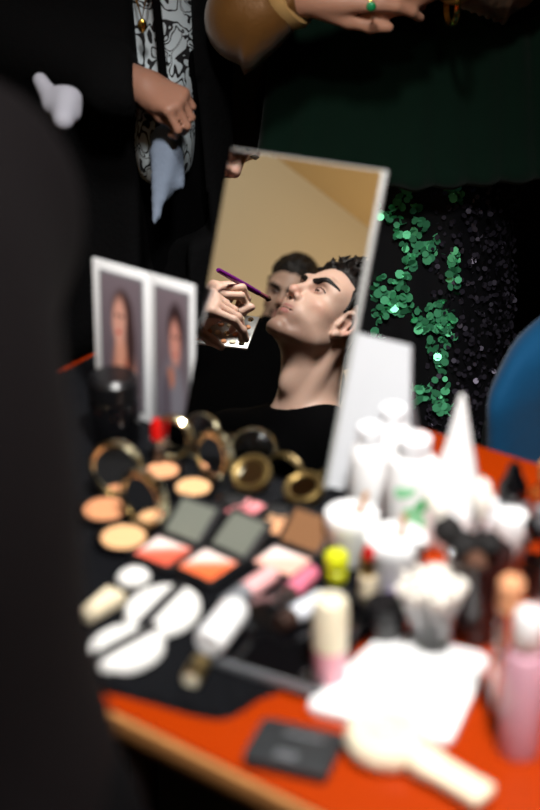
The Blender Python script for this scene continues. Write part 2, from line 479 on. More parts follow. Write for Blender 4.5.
def joints(x, y, face, fwd_lean=0.0, scale=1.0):
    """standing joints; face = angle of the forward direction"""
    f = np.array([math.cos(face), math.sin(face), 0]); r = np.array([f[1], -f[0], 0]); z = np.array([0, 0, 1.0]); o = np.array([x, y, 0.0])
    J = dict(f=f, r=r, P=o + z * .95 * scale, C=o + z * 1.25 * scale, N=o + z * 1.46 * scale - f * .015, H=o + z * 1.62 * scale + f * .02)
    for s, n in ((-1, 'L'), (1, 'R')):
        J['S' + n] = o + r * s * .185 + z * 1.40 * scale; J['E' + n] = o + r * s * .25 + z * 1.12 * scale - f * .02; J['W' + n] = o + r * s * .25 + z * .87 * scale + f * .08
        J['H' + n] = o + r * s * .09 + z * .92 * scale; J['K' + n] = o + r * s * .10 + z * .50 * scale + f * .01; J['A' + n] = o + r * s * .10 + z * .09; J['T' + n] = J['A' + n] + f * .15 - z * .055
    return J
def torso(J):
    up = unit(J['N'] - J['P']); r = unit(J['SR'] - J['SL']); R = frame(np.cross(up, r), up)
    mid = lambda a, b, t: np.array(a) * (1 - t) + np.array(b) * t
    return [ell(mid(J['P'], J['N'], .60), (.155, .108, .19), R, .04), ell(mid(J['P'], J['N'], .28), (.130, .098, .17), R, .04),
            ell(J['P'], (.160, .118, .13), R, .04),
            cap(J['SL'], J['SR'], .055, .055, .05), cap(J['SL'], J['N'] - up * .01, .045, .05, .05), cap(J['SR'], J['N'] - up * .01, .045, .05, .05)]
def arms(J, sides='LR', upto=1.0):
    o = []
    for s in sides:
        o.append(cap(J['S' + s], J['E' + s], .050, .040, .03))
        o.append(cap(J['E' + s], J['E' + s] + (J['W' + s] - J['E' + s]) * upto, .040, .040 + (.026 - .040) * upto, .02))
    return o
def legs(J, feet=True):
    o = []
    for s in 'LR':
        o += [cap(J['H' + s], J['K' + s], .082, .055, .04), cap(J['K' + s], J['A' + s], .053, .037, .03)]
    return o
def feet(J): return [cap(J['A' + s], J['T' + s], .036, .028, .03) for s in 'LR'] + [cap(J['A' + s] - np.array([0, 0, .05]), J['T' + s], .035, .028, .03) for s in 'LR']
def shoes(J, root, o, m='black matte'):
    fp = feet(J)
    for ps in (fp[0::2], fp[1::2]):
        v, f = sdf_mesh(infl(ps, .008), .010); raw_mesh('shoe', v, f, m, root, o)
SKIN = np.array(lin((208, 171, 152)))
def paint(base, spots):
    """spots: (centre, radius, colour, strength, frame or None, radii)"""
    def f(v):
        c = np.tile(np.array(base), (len(v), 1))
        for cen, R, rad, col, st in spots:
            q = (v - cen) @ R / np.array(rad); d = np.sqrt((q ** 2).sum(1))
            w_ = (np.clip(1.25 - d, 0, 0.5) / 0.5 * st)[:, None]
            c = c * (1 - w_) + np.array(lin(col)) * w_
        return c
    return f
def face_spots(c, R, stubble=.5, lips=(150, 92, 88)):
    P = lambda x, y, z: np.array(c) + R @ hp_(x, y, z)
    s = [(P(0, .06, -.092), R, (.062, .065, .034), (150, 116, 100), stubble), (P(0, .09, -.066), R, (.033, .03, .020), (158, 120, 104), stubble * .7),
         (P(0, .115, -.03), R, (.02, .02, .012), (214, 142, 122), .35)]
    for k in (-1, 1):
        s += [(P(k * .05, .055, -.03), R, (.022, .03, .018), (220, 148, 124), .3), (P(k * .09, -.018, -.004), R, (.02, .03, .04), (212, 132, 112), .35),
              (P(k * .031, .09, .001), R, (.020, .014, .011), (140, 92, 78), .55)]  # eye sockets coloured darker, like the shade under the brow
    s += [(P(0, .094, -.0595), R, (.019, .008, .0040), lips, .95), (P(0, .094, -.0725), R, (.017, .009, .0055), (160, 100, 95), .95), (P(0, .094, -.0658), R, (.021, .012, .0013), (70, 36, 34), .95)]
    return s
def head_extras(root, o, c, R, brow='black hair', fine=.0016):
    P = lambda x, y, z: np.array(c) + R @ hp_(x, y, z)
    skin_up = infl(head_prims(c, R), .0014); lash_up = infl(head_prims(c, R), .0006)
    for s in (-1, 1):
        ps = []
        for t in np.linspace(0, 1, 22):
            x_ = .012 + t * .046; z_ = .0140 + .0115 * math.sin(math.pi * min(1, t * .95) * .62) - .010 * max(0, t - .6); yy = .094 - .045 * max(0, t - .15) ** 1.5
            dn = np.array([.25 + .6 * t, 1, .1]); r_ = .0049 * (1 - .55 * t ** 3) * (.75 + .25 * min(1, t * 5))
            ps.append(cap(P(s * x_, yy, z_) - R @ (dn * [s, 1, 1]) * .014, P(s * x_, yy, z_) + R @ (dn * [s, 1, 1]) * .012, r_, r_, .002))
        v, f = sdf_mesh(skin_up, fine * .7, clip=ps); raw_mesh('eyebrow', v, f, brow, root, o)
        cc = P(s * .031, .0772, -.0005)
        v, f = sdf_mesh([ell(cc, (.0125, .0130, .0050), R, .002)], fine)
        iris = cc + R @ np.array([0, .0125, .003])
        def colf(vv, iris=iris):
            d = np.sqrt(((vv - iris) ** 2).sum(1))[:, None]
            return np.where(d < .0085, np.array(lin((30, 20, 15))), np.array(lin((128, 110, 102))))  # whites coloured dim, as if shaded by the brow
        raw_mesh('eye', v, f, 'eye', root, o, colf)
        ps = []
        for t in np.linspace(0, 1, 20):
            x_ = .0185 + t * .0265; z_ = .0010 + .0062 * math.sin(math.pi * (t * .85 + .08)); dn = np.array([.1 + .5 * t, 1, .1])
            ps.append(cap(P(s * x_, .085 - .01 * t, z_) - R @ (dn * [s, 1, 1]) * .010, P(s * x_, .085 - .01 * t, z_) + R @ (dn * [s, 1, 1]) * .012, .0013, .0013, .001))
        v, f = sdf_mesh(infl(lash_up, .0008), fine * .5, clip=ps)
        if len(v): raw_mesh('eyelash', v, f, brow, root, o)
def hair_mesh(root, o, c, R, style='short', m='black hair', step=.003, seed=1, vol=.012):
    P = lambda x, y, z: np.array(c) + R @ hp_(x, y, z); rs = np.random.RandomState(seed)
    ps = [ell(P(0, -.026, .046), (.080, .100, .086), R, .01)]
    for i in range(420):       # tufts
        th = rs.uniform(0, 2 * math.pi); ph = rs.uniform(0, 1.3)
        n = np.array([math.sin(ph) * math.cos(th), math.sin(ph) * math.sin(th), math.cos(ph)])
        b = np.array([0, -.026, .046]) + n * np.array([.078, .096, .083])
        tz = unit(np.array([rs.normal() * .5, -.8 + rs.normal() * .5, .2 + rs.normal() * .4])); tz = tz - n * (tz @ n)
        L = vol * rs.uniform(.8, 1.5) * (1 + .7 * max(0, n[1] * .8 + n[2] * .5)); b1_ = b + n * L * .55 + tz * L * .35; b2_ = b1_ + n * L * .12 + tz * L * .7
        ps += [cap(P(*b), P(*b1_), .0080, .0050, .004), cap(P(*b1_), P(*b2_), .0050, .0018, .003)]
    for s in (-1, 1): ps.append(cap(P(s * .073, .034, .044), P(s * .074, .026, -.002), .010, .006, .01))
    ps += [ell(P(0, -.070, -.015), (.060, .040, .045), R, .02)]
    # clear the face and the ears
    ps += [ell(P(0, .085, -.006), (.058, .064, .052), R, .008, -1), bxp(P(0, .07, -.09), (.1, .085, .07), R, .01, -1)]
    for s in (-1, 1): ps.append(ell(P(s * .082, .009, -.021), (.022, .024, .034), R, .004, -1))
    v, f = sdf_mesh(hsc(ps), step)
    return raw_mesh('hair', v, f, m, root, o)

# ================================================================== THE SETTING
def slab(name, c, d, m): return G().box(c, d).obj(name, m, smooth=False, kind='structure')
slab('floor', (-.2, .4, -.05), (5.0, 6.4, .1), 'floor boards')
slab('ceiling', (-.2, .4, 2.55), (5.0, 6.4, .1), 'ceiling paint')
slab('wall_left', (-2.67, .4, 1.25), (.12, 6.4, 2.5), 'wall beige')
slab('wall_right', (2.26, .4, 1.25), (.12, 6.4, 2.5), 'wall dark')
slab('wall_back', (-.17, 3.5, 1.25), (4.74, .12, 2.5), 'wall dark')
slab('wall_front', (-.17, -2.7, 1.25), (4.74, .12, 2.5), 'wall dark')
slab('baseboard_left', (-2.60, .4, .05), (.02, 6.0, .1), 'white plastic')

# ================================================================== TABLE
E0, E1, B0, B1 = -1.13, .20, .685, 1.239
t0 = TE * E0 + TB * B0; t0[2] = 0
table = thing('makeup_table', t0, 'glossy orange-red tabletop with a pale plywood front edge, crowded with makeup', 'table', rz=-YAW)
TW, TD = E1 - E0, B1 - B0
G().box((TW / 2, TD / 2, TZ - .0095), (TW, TD, .019), bev=.002).obj('tabletop', 'tabletop red', table)
g = G(); g.box((TW / 2, -.003, TZ - .0135), (TW, .006, .021), bev=.001); g.obj('edge_band', 'plywood edge', table)
G().box((TW / 2, TD / 2, TZ - .055), (TW - .12, TD - .10, .07)).obj('apron', 'walnut', table, smooth=False)
for x in (.05, TW - .05):
    for y in (.06, TD - .06): G().lathe([(0, 0), (.014, 0), (.016, .01), (.024, TZ - .09), (.024, TZ - .02), (0, TZ - .02)], (x, y, 0)).obj('leg', 'walnut', table)

# black cloth lying on the table
cl = [(-60, 640), (10, 672), (60, 688), (95, 690), (150, 704), (190, 716), (222, 722), (244, 712), (262, 698), (292, 690), (330, 682), (352, 655), (372, 632), (402, 628), (418, 600), (420, 560), (405, 520), (350, 488), (290, 458), (250, 440), (215, 395), (165, 360), (120, 330), (60, 330), (-20, 360), (-120, 420), (-160, 560)]
cp = np.array([onz(*q)[:2] for q in cl])
cg = cp.mean(0)
cp = cg + (cp - cg)
def smooth_poly(p, n=3):
    for _ in range(n):
        q = np.roll(p, -1, 0); p = np.stack([.75 * p + .25 * q, .25 * p + .75 * q], 1).reshape(-1, 2)
    return p
# keep it on the table
def clampt(p):
    e = p @ TE[:2]; b = p @ TB[:2]
    return TE[:2] * min(max(e, E0 + .01), E1 - .01) + TB[:2] * min(max(b, B0 + .006), B1 - .006)
cp2 = np.array([clampt(p) for p in smooth_poly(cp)])
bm = bmesh.new(); rings = []
rs = np.random.RandomState(2)
for f_, z_ in ((0, .0035), (.4, .0035), (.8, .004), (.93, .006), (.985, .0055), (1.0, .0)):
    rings.append([bm.verts.new((*(cg + (p - cg) * f_), TZ + z_ + (.0018 * math.sin(i * .9) + .0012 * math.sin(i * .37)) * (f_ > .9) * (f_ < 1))) for i, p in enumerate(cp2)] if f_ else [bm.verts.new((*cg, TZ + z_))])
nC = len(cp2)
for k in range(nC): bm.faces.new((rings[0][0], rings[1][k], rings[1][(k + 1) % nC]))
for a, b in zip(rings[1:], rings[2:]):
    for k in range(nC): bm.faces.new((a[k], b[k], b[(k + 1) % nC], a[(k + 1) % nC]))
bm.faces.new(rings[-1][::-1])
g = G(); g.bm.free(); g.bm = bm
g.obj('black_cloth', 'navy black cloth', label='rumpled black cloth spread over the red tabletop under the makeup', cat='cloth')
CZ = TZ + .0042

# ================================================================== LEANING MIRROR
Mm = Matrix(((MR[0], -MN[0], MU[0], 0), (MR[1], -MN[1], MU[1], 0), (MR[2], -MN[2], MU[2], 0), (0, 0, 0, 1)))
MWd, MH = .168, .313
org = MBR - MR * MWd / 2
mir = thing('leaning_mirror', (0, 0, 0), 'tall frameless makeup mirror leaning back on its stand, reflecting a man', 'mirror', mtx=Matrix.Translation(tuple(org + np.array([0, 0, .0055]))) @ Mm)
G().box((0, .0036, MH / 2), (MWd, .005, MH), bev=.001).obj('backing', 'grey edge', mir)
G().box((-.0016, .0002, MH / 2), (MWd - .0050, .0016, MH - .0028)).obj('mirror_glass', 'mirror silver', mir, smooth=False)
ang = ml
g = G().prism([(-.03, -.1), (.03, -.1), (.015, .1), (-.015, .1)], -.002, .002)
g.xf(Tr(0, .0570, .150) @ Rx(math.radians(90 + 26)))
g.obj('stand', 'grey edge', mir, label='grey strut holding up the mirror from behind')

# white trapezoid panel behind the bottles
pz = onz(327, 502); pr = MR
pn = thing('white_board', (0, 0, 0), 'plain pearl-white panel leaning right beside the mirror, behind the white bottles', 'panel', mtx=Matrix.Translation(tuple(pz + MR * .014 + np.array([-.010, .022, .0085]))) @ Mm)
G().prism([(0, 0), (.084, 0), (.056, .150), (.001, .152)], -.003, .003).xf(Rx(math.radians(90))).obj('panel', 'grey board', pn)
g = G().prism([(.035, -.05), (.065, -.05), (.055, .05), (.045, .05)], -.001, .001).xf(Tr(0, .040, .0835) @ Rx(math.radians(90 + 34))); g.obj('stand', 'grey label', pn)

# ================================================================== PEOPLE
def limb_fines(pts, pad, step): return [(np.min(pts, 0) - pad, np.max(pts, 0) + pad, step)]
mid = lambda a, b, t: np.array(a) * (1 - t) + np.array(b) * t

# ---- the man being made up (seen in the mirror)
Hc = V(328, 319, 3.0)
mf, mu_ = VV(-.48, .72, .50), VV(.655, .665, -.35)
HR = frame(mf, mu_)
N = V(307, 420, 3.0)
print('MAN head', Hc, 'f', HR[:, 1], 'u', HR[:, 2], 'neck', N)
fy = unit(np.array([HR[0, 1], HR[1, 1], 0])); rx = np.array([fy[1], -fy[0], 0]); zz = np.array([0, 0, 1.0])
J = dict(f=fy, r=rx, N=N, P=N - fy * .06 - zz * .52, H=Hc)
for s, n_ in ((-1, 'L'), (1, 'R')):
    J['S' + n_] = N + rx * s * .185 - zz * .065; J['E' + n_] = J['S' + n_] + rx * s * .03 - zz * .27 + fy * .06; J['W' + n_] = J['E' + n_] + fy * .22 - rx * s * .08 - zz * .02
    J['H' + n_] = J['P'] + rx * s * .09; J['K' + n_] = J['H' + n_] + fy * .42 + rx * s * .04 - zz * .02; J['A' + n_] = J['K' + n_] - zz * (J['K' + n_][2] - .30) - fy * .05; J['T' + n_] = J['A' + n_] + fy * .15 - zz * .04
groot = np.array([J['P'][0], J['P'][1], 0])
man = thing('person', groot, 'seated young man in a black T-shirt, head tipped back, reflected in the mirror', 'person')
bp = torso(J) + arms(J) + legs(J) + feet(J) + head_prims(Hc, HR) + neck_prims(Hc, HR, N, fy, rx)
for s, n_ in ((-1, 'L'), (1, 'R')):
    hp, _ = hand_prims(J['W' + n_], fy - rx * s * .3 - zz * .1, zz, side=-s, curl=((25, 30, 20),) * 4); bp += hp
v, f = sdf_mesh(bp, .014, [(Hc - .125, Hc + .14, .0021), (Hc + HR @ np.array([0, .085, -.06]) - .030, Hc + HR @ np.array([0, .085, -.06]) + .030, .0013), (N - np.array([.11, .11, .06]), N + np.array([.11, .11, .05]), .004),
                          (J['WL'] - .1, J['WL'] + .15, .005), (J['WR'] - .1, J['WR'] + .15, .005)])
raw_mesh('body', v, f, 'skin', man, groot, paint(SKIN, face_spots(Hc, HR, .8)))
head_extras(man, groot, Hc, HR)
hair_mesh(man, groot, Hc, HR, vol=.018, step=.0026, seed=3)
neckhole = [ell(N + np.array([0, 0, .012]) + fy * .012, (.068, .070, .032), None, .01, -1), cap(N, N + unit(Hc - N) * .12, .066, .085, .01, -1)]
tee = infl(torso(J), .008) + [cap(J['S' + s], mid(J['S' + s], J['E' + s], .75), .062, .056, .03) for s in 'LR']
v, f = sdf_mesh(tee + neckhole, .012, [(N - .12, N + .12, .004)]); raw_mesh('shirt', v, f, 'black cotton', man, groot)
v, f = sdf_mesh(infl(legs(J), .012) + [ell(J['P'], (.175, .132, .12), None, .04)], .016); raw_mesh('trousers', v, f, 'black cotton', man, groot)
shoes(J, man, groot)
# his high stool
st = thing('high_stool', groot, 'tall black makeup stool under the seated man', 'stool')
sz = J['P'][2] - .150
G().lathe([(0, sz - .05), (.17, sz - .05), (.19, sz - .03), (.19, sz - .01), (.17, sz), (0, sz)], (0, .03, 0)).obj('seat', 'black gloss', st)
for k in range(4):
    a = math.pi / 4 + k * math.pi / 2
    G().tube([(.13 * math.cos(a), .03 + .13 * math.sin(a), sz - .05), (.2 * math.cos(a), .03 + .2 * math.sin(a), 0)], .012).obj('leg', 'silver', st)
G().tube([(.175 * math.cos(2 * math.pi * k / 24), .03 + .175 * math.sin(2 * math.pi * k / 24), .27) for k in range(25)], .009).obj('footrest', 'silver', st)

# ---- bearded onlooker further back (seen in the mirror)
HSC = .86; H2 = V(291, 296, 4.25); R2 = frame(VV(-.28, .02, .95), VV(.22, .97, .0)); N2 = H2 + np.array([-.02, 0, -.175])
f2 = unit(np.array([R2[0, 1], R2[1, 1], 0])); J2 = joints(N2[0], N2[1], math.atan2(f2[1], f2[0]))
dz = N2 - J2['N']
for k in list(J2):
    if k in ('f', 'r'): continue
    if k[0] in 'CNPSEWH' : J2[k] = J2[k] + dz * (1.0 if k[0] != 'W' else 1.0)
    elif k[0] == 'K': J2[k] = J2[k] + dz * .5
J2['N'] = N2
g2 = np.array([N2[0], N2[1], 0]); print('P2', H2)
p2 = thing('person', g2, 'bearded dark-haired man in black standing behind the seated man, blurred in the mirror', 'person')
bp = torso(J2) + arms(J2) + legs(J2) + feet(J2) + head_prims(H2, R2) + neck_prims(H2, R2, N2, J2['f'], J2['r'])
for s, n_ in ((-1, 'L'), (1, 'R')):
    hp, _ = hand_prims(J2['W' + n_], -zz + J2['f'] * .2, J2['r'] * s, side=-s); bp += hp
v, f = sdf_mesh(bp, .018, [(H2 - .13, H2 + .14, .004), (J2['WL'] - .1, J2['WL'] + .1, .007), (J2['WR'] - .1, J2['WR'] + .1, .007)])
raw_mesh('body', v, f, 'skin', p2, g2, paint(SKIN * .8, face_spots(H2, R2, .5)))
head_extras(p2, g2, H2, R2, fine=.003); hair_mesh(p2, g2, H2, R2, step=.005, vol=.012, seed=8)
Pq = lambda x, y, z: H2 + R2 @ hp_(x, y, z)
bd = [cap(Pq(-.062, .005, -.045), Pq(-.045, .035, -.088), .014, .016, .02), cap(Pq(.062, .005, -.045), Pq(.045, .035, -.088), .014, .016, .02),
      cap(Pq(-.045, .035, -.088), Pq(0, .078, -.112), .016, .019, .02), cap(Pq(.045, .035, -.088), Pq(0, .078, -.112), .016, .019, .02), cap(Pq(-.028, .085, -.062), Pq(-.024, .084, -.095), .008, .01, .01),
      cap(Pq(.028, .085, -.062), Pq(.024, .084, -.095), .008, .01, .01), cap(Pq(-.026, .087, -.056), Pq(0, .097, -.052), .005, .006, .006), cap(Pq(.026, .087, -.056), Pq(0, .097, -.052), .005, .006, .006)]
v, f = sdf_mesh(hsc(bd), .004); raw_mesh('beard', v, f, 'brown hair', p2, g2)
v, f = sdf_mesh(infl(torso(J2), .014) + infl(arms(J2, upto=.92), .012) + [cap(N2, N2 + (H2 - N2) * .25, .072, .068, .02)], .014); raw_mesh('sweater', v, f, 'black cotton', p2, g2)
v, f = sdf_mesh(infl(legs(J2), .012) + [ell(J2['P'], (.172, .13, .12), None, .04)], .018); raw_mesh('trousers', v, f, 'black cotton', p2, g2)
shoes(J2, p2, g2)

HSC = 1.0
# ---- the makeup artist (hands and nose seen in the mirror)
H3 = V(213, 125, 2.62); R3 = frame(VV(.55, -.62, .30), VV(.35, .80, -.2))
print('ARTIST head', H3, 'f', R3[:, 1])
N3 = H3 + np.array([-.10, .14, -.13])
f3 = unit(np.array([.45, -.85, 0])); r3 = np.array([f3[1], -f3[0], 0])
J3 = joints(N3[0], N3[1], math.atan2(f3[1], f3[0]))
J3['N'] = N3; J3['P'] = np.array([N3[0] - .12, N3[1] + .20, .95])
for s, n_ in ((-1, 'L'), (1, 'R')):
    J3['S' + n_] = N3 + r3 * s * .165 - zz * .07 - f3 * .01
    J3['H' + n_] = J3['P'] + r3 * s * .09; J3['K' + n_] = J3['H' + n_] - zz * .42 + f3 * .04; J3['A' + n_] = J3['K' + n_] - zz * .41 - f3 * .03; J3['T' + n_] = J3['A' + n_] + f3 * .15 - zz * .055
wA = V(196, 322, 2.64)     # upper hand, with the brush
wB = V(170, 306, 2.54)     # lower hand, with the palette
# which shoulder is nearer to which hand
J3['WR'], J3['WL'] = wA, wB
for n_ in 'LR':
    m_ = mid(J3['S' + n_], J3['W' + n_], .5); J3['E' + n_] = m_ + np.array([-.10, .10, -.14]) + r3 * (.05 if n_ == 'R' else -.05)
g3 = np.array([J3['P'][0], J3['P'][1], 0])
p3 = thing('person', g3, 'makeup artist in black whose two hands reach in from the left of the mirror', 'person')
hA, tipA = hand_prims(wA, VV(.55, .75, .35), VV(-.60, .55, .50), side=-1, curl=((62, 58, 38), (58, 66, 42), (60, 66, 40), (60, 62, 38)), thumb=(22, -38, 12), spread=4, sc_=.84)
hB, tipB = hand_prims(wB, VV(.95, .06, .20), VV(.05, .75, .60), side=-1, curl=((28, 34, 20), (40, 42, 25), (44, 50, 30), (50, 55, 30)), thumb=(8, -50, 8), spread=4, sc_=.90)
bp = torso(J3) + arms(J3) + legs(J3) + feet(J3) + head_prims(H3, R3) + neck_prims(H3, R3, N3, f3, r3, .05) + hA + hB
hpts = np.array([p[1] for p in hA + hB])
v, f = sdf_mesh(bp, .018, [(H3 - .13, H3 + .14, .0045), (hpts.min(0) - .03, hpts.max(0) + .03, .0026)])
raw_mesh('body', v, f, 'skin', p3, g3, paint(SKIN * 1.05, face_spots(H3, R3, .0)))
head_extras(p3, g3, H3, R3, fine=.003); hair_mesh(p3, g3, H3, R3, step=.006, vol=.012, seed=5)
v, f = sdf_mesh(infl(torso(J3), .014) + infl(arms(J3, upto=.86), .012) + [cap(N3, mid(N3, H3, .2), .068, .064, .02)], .014); raw_mesh('sweater', v, f, 'black cotton', p3, g3)
v, f = sdf_mesh(infl(legs(J3), .012) + [ell(J3['P'], (.172, .13, .12), None, .04)], .018); raw_mesh('trousers', v, f, 'black cotton', p3, g3)
shoes(J3, p3, g3)
# purple brush
b0, b1 = V(219, 270, 2.56), V(271, 299.5, 2.70); bd_ = b1 - b0
br = thing('makeup_brush', b0, 'slim purple makeup brush held to the seated man, reflected in the mirror', 'brush')
G().tube([(0, 0, 0), bd_ * .02, bd_ * .5, bd_ * .78], [.0030, .0044, .0054, .0048], n=14).obj('handle', 'purple lacquer', br)
G().tube([bd_ * .78, bd_ * .93], [.0040, .0042], n=14).obj('ferrule', 'ferrule pink', br)
G().tube([bd_ * .93, bd_ * .97, bd_ * 1.02], [.0042, .0058, .0015], n=14).obj('bristles', 'bristle', br)
# small palette in the other hand
q0 = V(192, 343, 2.62); ex = V(246, 349, 2.60) - q0; ey = V(213, 313, 2.68) - q0
exu = unit(ex); eyu = unit(ey - (ey @ exu) * exu); en = np.cross(exu, eyu)
if en @ (mpt(CAM) - q0) < 0: en = -en
L1, L2 = np.linalg.norm(ex), np.linalg.norm(ey)
Mp_ = Matrix([[exu[0], eyu[0], en[0], q0[0]], [exu[1], eyu[1], en[1], q0[1]], [exu[2], eyu[2], en[2], q0[2]], [0, 0, 0, 1]])
if Mp_.determinant() < 0:
    q9 = q0 + exu * L1; Mp_ = Matrix([[-exu[0], eyu[0], en[0], q9[0]], [-exu[1], eyu[1], en[1], q9[1]], [-exu[2], eyu[2], en[2], q9[2]], [0, 0, 0, 1]])
pal = thing('metal_palette', (0, 0, 0), "flat silver mixing palette held in the artist's hand, in the mirror", 'palette')
pm_ = Mp_; g = G().box((L1 / 2, L2 / 2, 0), (L1 + .01, L2, .004), bev=.001); g.xf(pm_); mat('tray metal', (170, 170, 168), .35, .9); g.obj('tray', 'tray metal', pal)
for i in range(6):
    for j in range(4):
        g = G().lathe([(0, .0035), (.004, .004), (.0055, .002), (.006, .0)], ((i + .5) * L1 / 6, (j + .5) * L2 / 4, .001), n=18); g.xf(pm_)
        g.obj('pan', ['champagne metal', 'cream', 'tan powder'][(i + j) % 3], pal)

def clothed(J, root, o, step=.014, top='black wool', bottom='black cotton', topname='jacket', fat=.02, sleeves=.9, extra=(), cuts=()):
    v, f = sdf_mesh(infl(torso(J), fat) + infl(arms(J, upto=sleeves), .014) + list(extra) + list(cuts), step); raw_mesh(topname, v, f, top, root, o)
    if bottom:
        v, f = sdf_mesh(infl(legs(J), .014) + [ell(J['P'], (.172, .13, .12), None, .04)], .018); raw_mesh('trousers', v, f, bottom, root, o)
def std_head(J, root, o, f, hair='black hair', vol=.012, seed=1):
    R_ = frame(f, np.array([0, 0, 1.0]))
    return R_

# ---- dark silhouette right beside the camera on the left
x0, y0 = -.213, .70
J4 = joints(x0, y0, math.pi * .96, scale=.87)
J4['H'] = J4['N'] + np.array([-.06, .02, .15])
J4['SR'] += np.array([-.02, 0, -.03]); J4['SL'] += np.array([-.03, 0, -.03]); J4['N'] = J4['N'] - np.array([.05, 0, .02])
for k_ in ('P', 'HL', 'HR', 'KL', 'KR', 'AL', 'AR', 'TL', 'TR'): J4[k_] = J4[k_] - np.array([.030, 0, 0])
for k_ in ('EL', 'ER', 'WL', 'WR'): J4[k_] = J4[k_] - np.array([.045, 0, 0])
for k_ in ('N', 'SL', 'SR'): J4[k_] = J4[k_] + np.array([.002, 0, -.02])
g4 = np.array([x0, y0, 0]); R4 = frame(np.array([-.95, .30, -.25]), np.array([-.2, 0, 1]))
p4 = thing('person', g4, 'dark blurred onlooker standing close to the camera along the left picture edge', 'person')
bp = torso(J4) + arms(J4) + legs(J4) + feet(J4) + head_prims(J4['H'], R4) + neck_prims(J4['H'], R4, J4['N'], J4['f'], J4['r'])
hf = []
for s, n_ in ((-1, 'L'), (1, 'R')):
    hp, _ = hand_prims(J4['W' + n_], -zz + J4['f'] * .2, J4['r'] * s, side=-s); bp += hp; hf.append((J4['W' + n_] - .1, J4['W' + n_] + .1, .007))
v, f = sdf_mesh(bp, .018, hf + [(J4['H'] - .12, J4['H'] + .14, .005)]); raw_mesh('body', v, f, 'skin', p4, g4, paint(SKIN, face_spots(J4['H'], R4, 0)))
hair_mesh(p4, g4, J4['H'], R4, step=.006, seed=2); head_extras(p4, g4, J4['H'], R4, fine=.003)
clothed(J4, p4, g4, topname='jacket', top='charcoal jacket', fat=.030, extra=[ell(J4['P'] + zz * .03, (.130, .165, .20), None, .05)]); shoes(J4, p4, g4)

# ---- person in a black coat over a patterned shirt, back left
x0, y0 = -.275, 2.32
J5 = joints(x0, y0, -math.pi / 2)
wr = at(146, 88, 2.14); J5['WR'] = wr; J5['ER'] = np.array([wr[0] - .26, wr[1] + .13, wr[2] + .06]); J5['SL'] += np.array([-.02, .02, 0]); J5['EL'] = J5['SL'] + np.array([-.03, .12, -.27]); J5['WL'] = J5['EL'] + np.array([-.05, .06, -.26])
g5 = np.array([x0, y0, 0]); R5 = frame(np.array([.1, -1, -.1]), np.array([0, 0, 1]))
p5 = thing('person', g5, 'person in a long black coat over a black-and-white patterned shirt, one hand at the belly', 'person')
h5, _ = hand_prims(wr, np.array([.74, -.62, -.16]), np.array([.56, -.70, .30]), side=1, curl=((58, 62, 40), (62, 66, 42), (64, 66, 42), (64, 66, 42)), thumb=(5, -30, 25), spread=5, sc_=.70)
h5b, _ = hand_prims(J5['WL'], -zz, np.array([1.0, 0, 0]), side=1)
bp = torso(J5) + arms(J5) + legs(J5) + feet(J5) + head_prims(J5['H'], R5) + neck_prims(J5['H'], R5, J5['N'], J5['f'], J5['r']) + h5 + h5b
hp_pts = np.array([p[1] for p in h5])
v, f = sdf_mesh(bp, .018, [(hp_pts.min(0) - .03, hp_pts.max(0) + .03, .0035), (J5['WL'] - .1, J5['WL'] + .1, .008), (J5['H'] - .12, J5['H'] + .14, .006)])
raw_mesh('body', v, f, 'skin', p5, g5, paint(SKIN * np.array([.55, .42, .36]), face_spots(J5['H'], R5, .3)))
hair_mesh(p5, g5, J5['H'], R5, step=.006, seed=4); head_extras(p5, g5, J5['H'], R5, fine=.003)
sx = x0 + .110
slot = [bxp((sx, y0 - .3, 1.12), (.040, .32, .45), Ry(math.radians(-4)).to_3x3() and np.array(Ry(math.radians(-4)).to_3x3()), .01, -1)]
v, f = sdf_mesh(infl(torso(J5), .034) + infl(arms(J5, upto=1.02), .020) + [cap(wr - np.array([.05, 0, 0]), wr + np.array([.012, -.006, -.004]), .044, .040, .02), cap(J5['HR'] + zz * .02, J5['KR'] + zz * .05, .12, .13, .06), cap(J5['HL'] + zz * .02, J5['KL'] + zz * .05, .12, .13, .06)] + slot + [bxp((sx, y0 - .3, .60), (.035, .22, .30), None, .01, -1)], .012)
raw_mesh('coat', v, f, 'black wool', p5, g5)
sm = mat('shirt ink', (200, 212, 218), 0.8)
nt = sm.node_tree; b_ = nt.nodes['Principled BSDF']; tc = nt.nodes.new('ShaderNodeTexCoord'); vo = nt.nodes.new('ShaderNodeTexNoise'); vo.inputs['Scale'].default_value = 25; vo.inputs['Detail'].default_value = 1.5; vo.inputs['Distortion'].default_value = .8
cr = nt.nodes.new('ShaderNodeValToRGB'); cr.color_ramp.interpolation = 'CONSTANT'
els = cr.color_ramp.elements; els[0].position = 0; els[0].color = (.60, .68, .72, 1); els[1].position = .445; els[1].color = (.01, .01, .012, 1)
e_ = els.new(.485); e_.color = (.60, .68, .72, 1); e_ = els.new(.535); e_.color = (.01, .01, .012, 1); e_ = els.new(.57); e_.color = (.60, .68, .72, 1)
nt.links.new(tc.outputs['Object'], vo.inputs['Vector']); nt.links.new(vo.outputs['Fac'], cr.inputs[0]); nt.links.new(cr.outputs[0], b_.inputs['Base Color'])
v, f = sdf_mesh(infl(torso(J5), .018) + [ell((sx, y0 - .05, .84), (.05, .115, .12), None, .03)], .010, clip=[bxp((sx, y0, 1.12), (.075, .22, .345))])
raw_mesh('shirt', v, f, 'shirt ink', p5, g5)
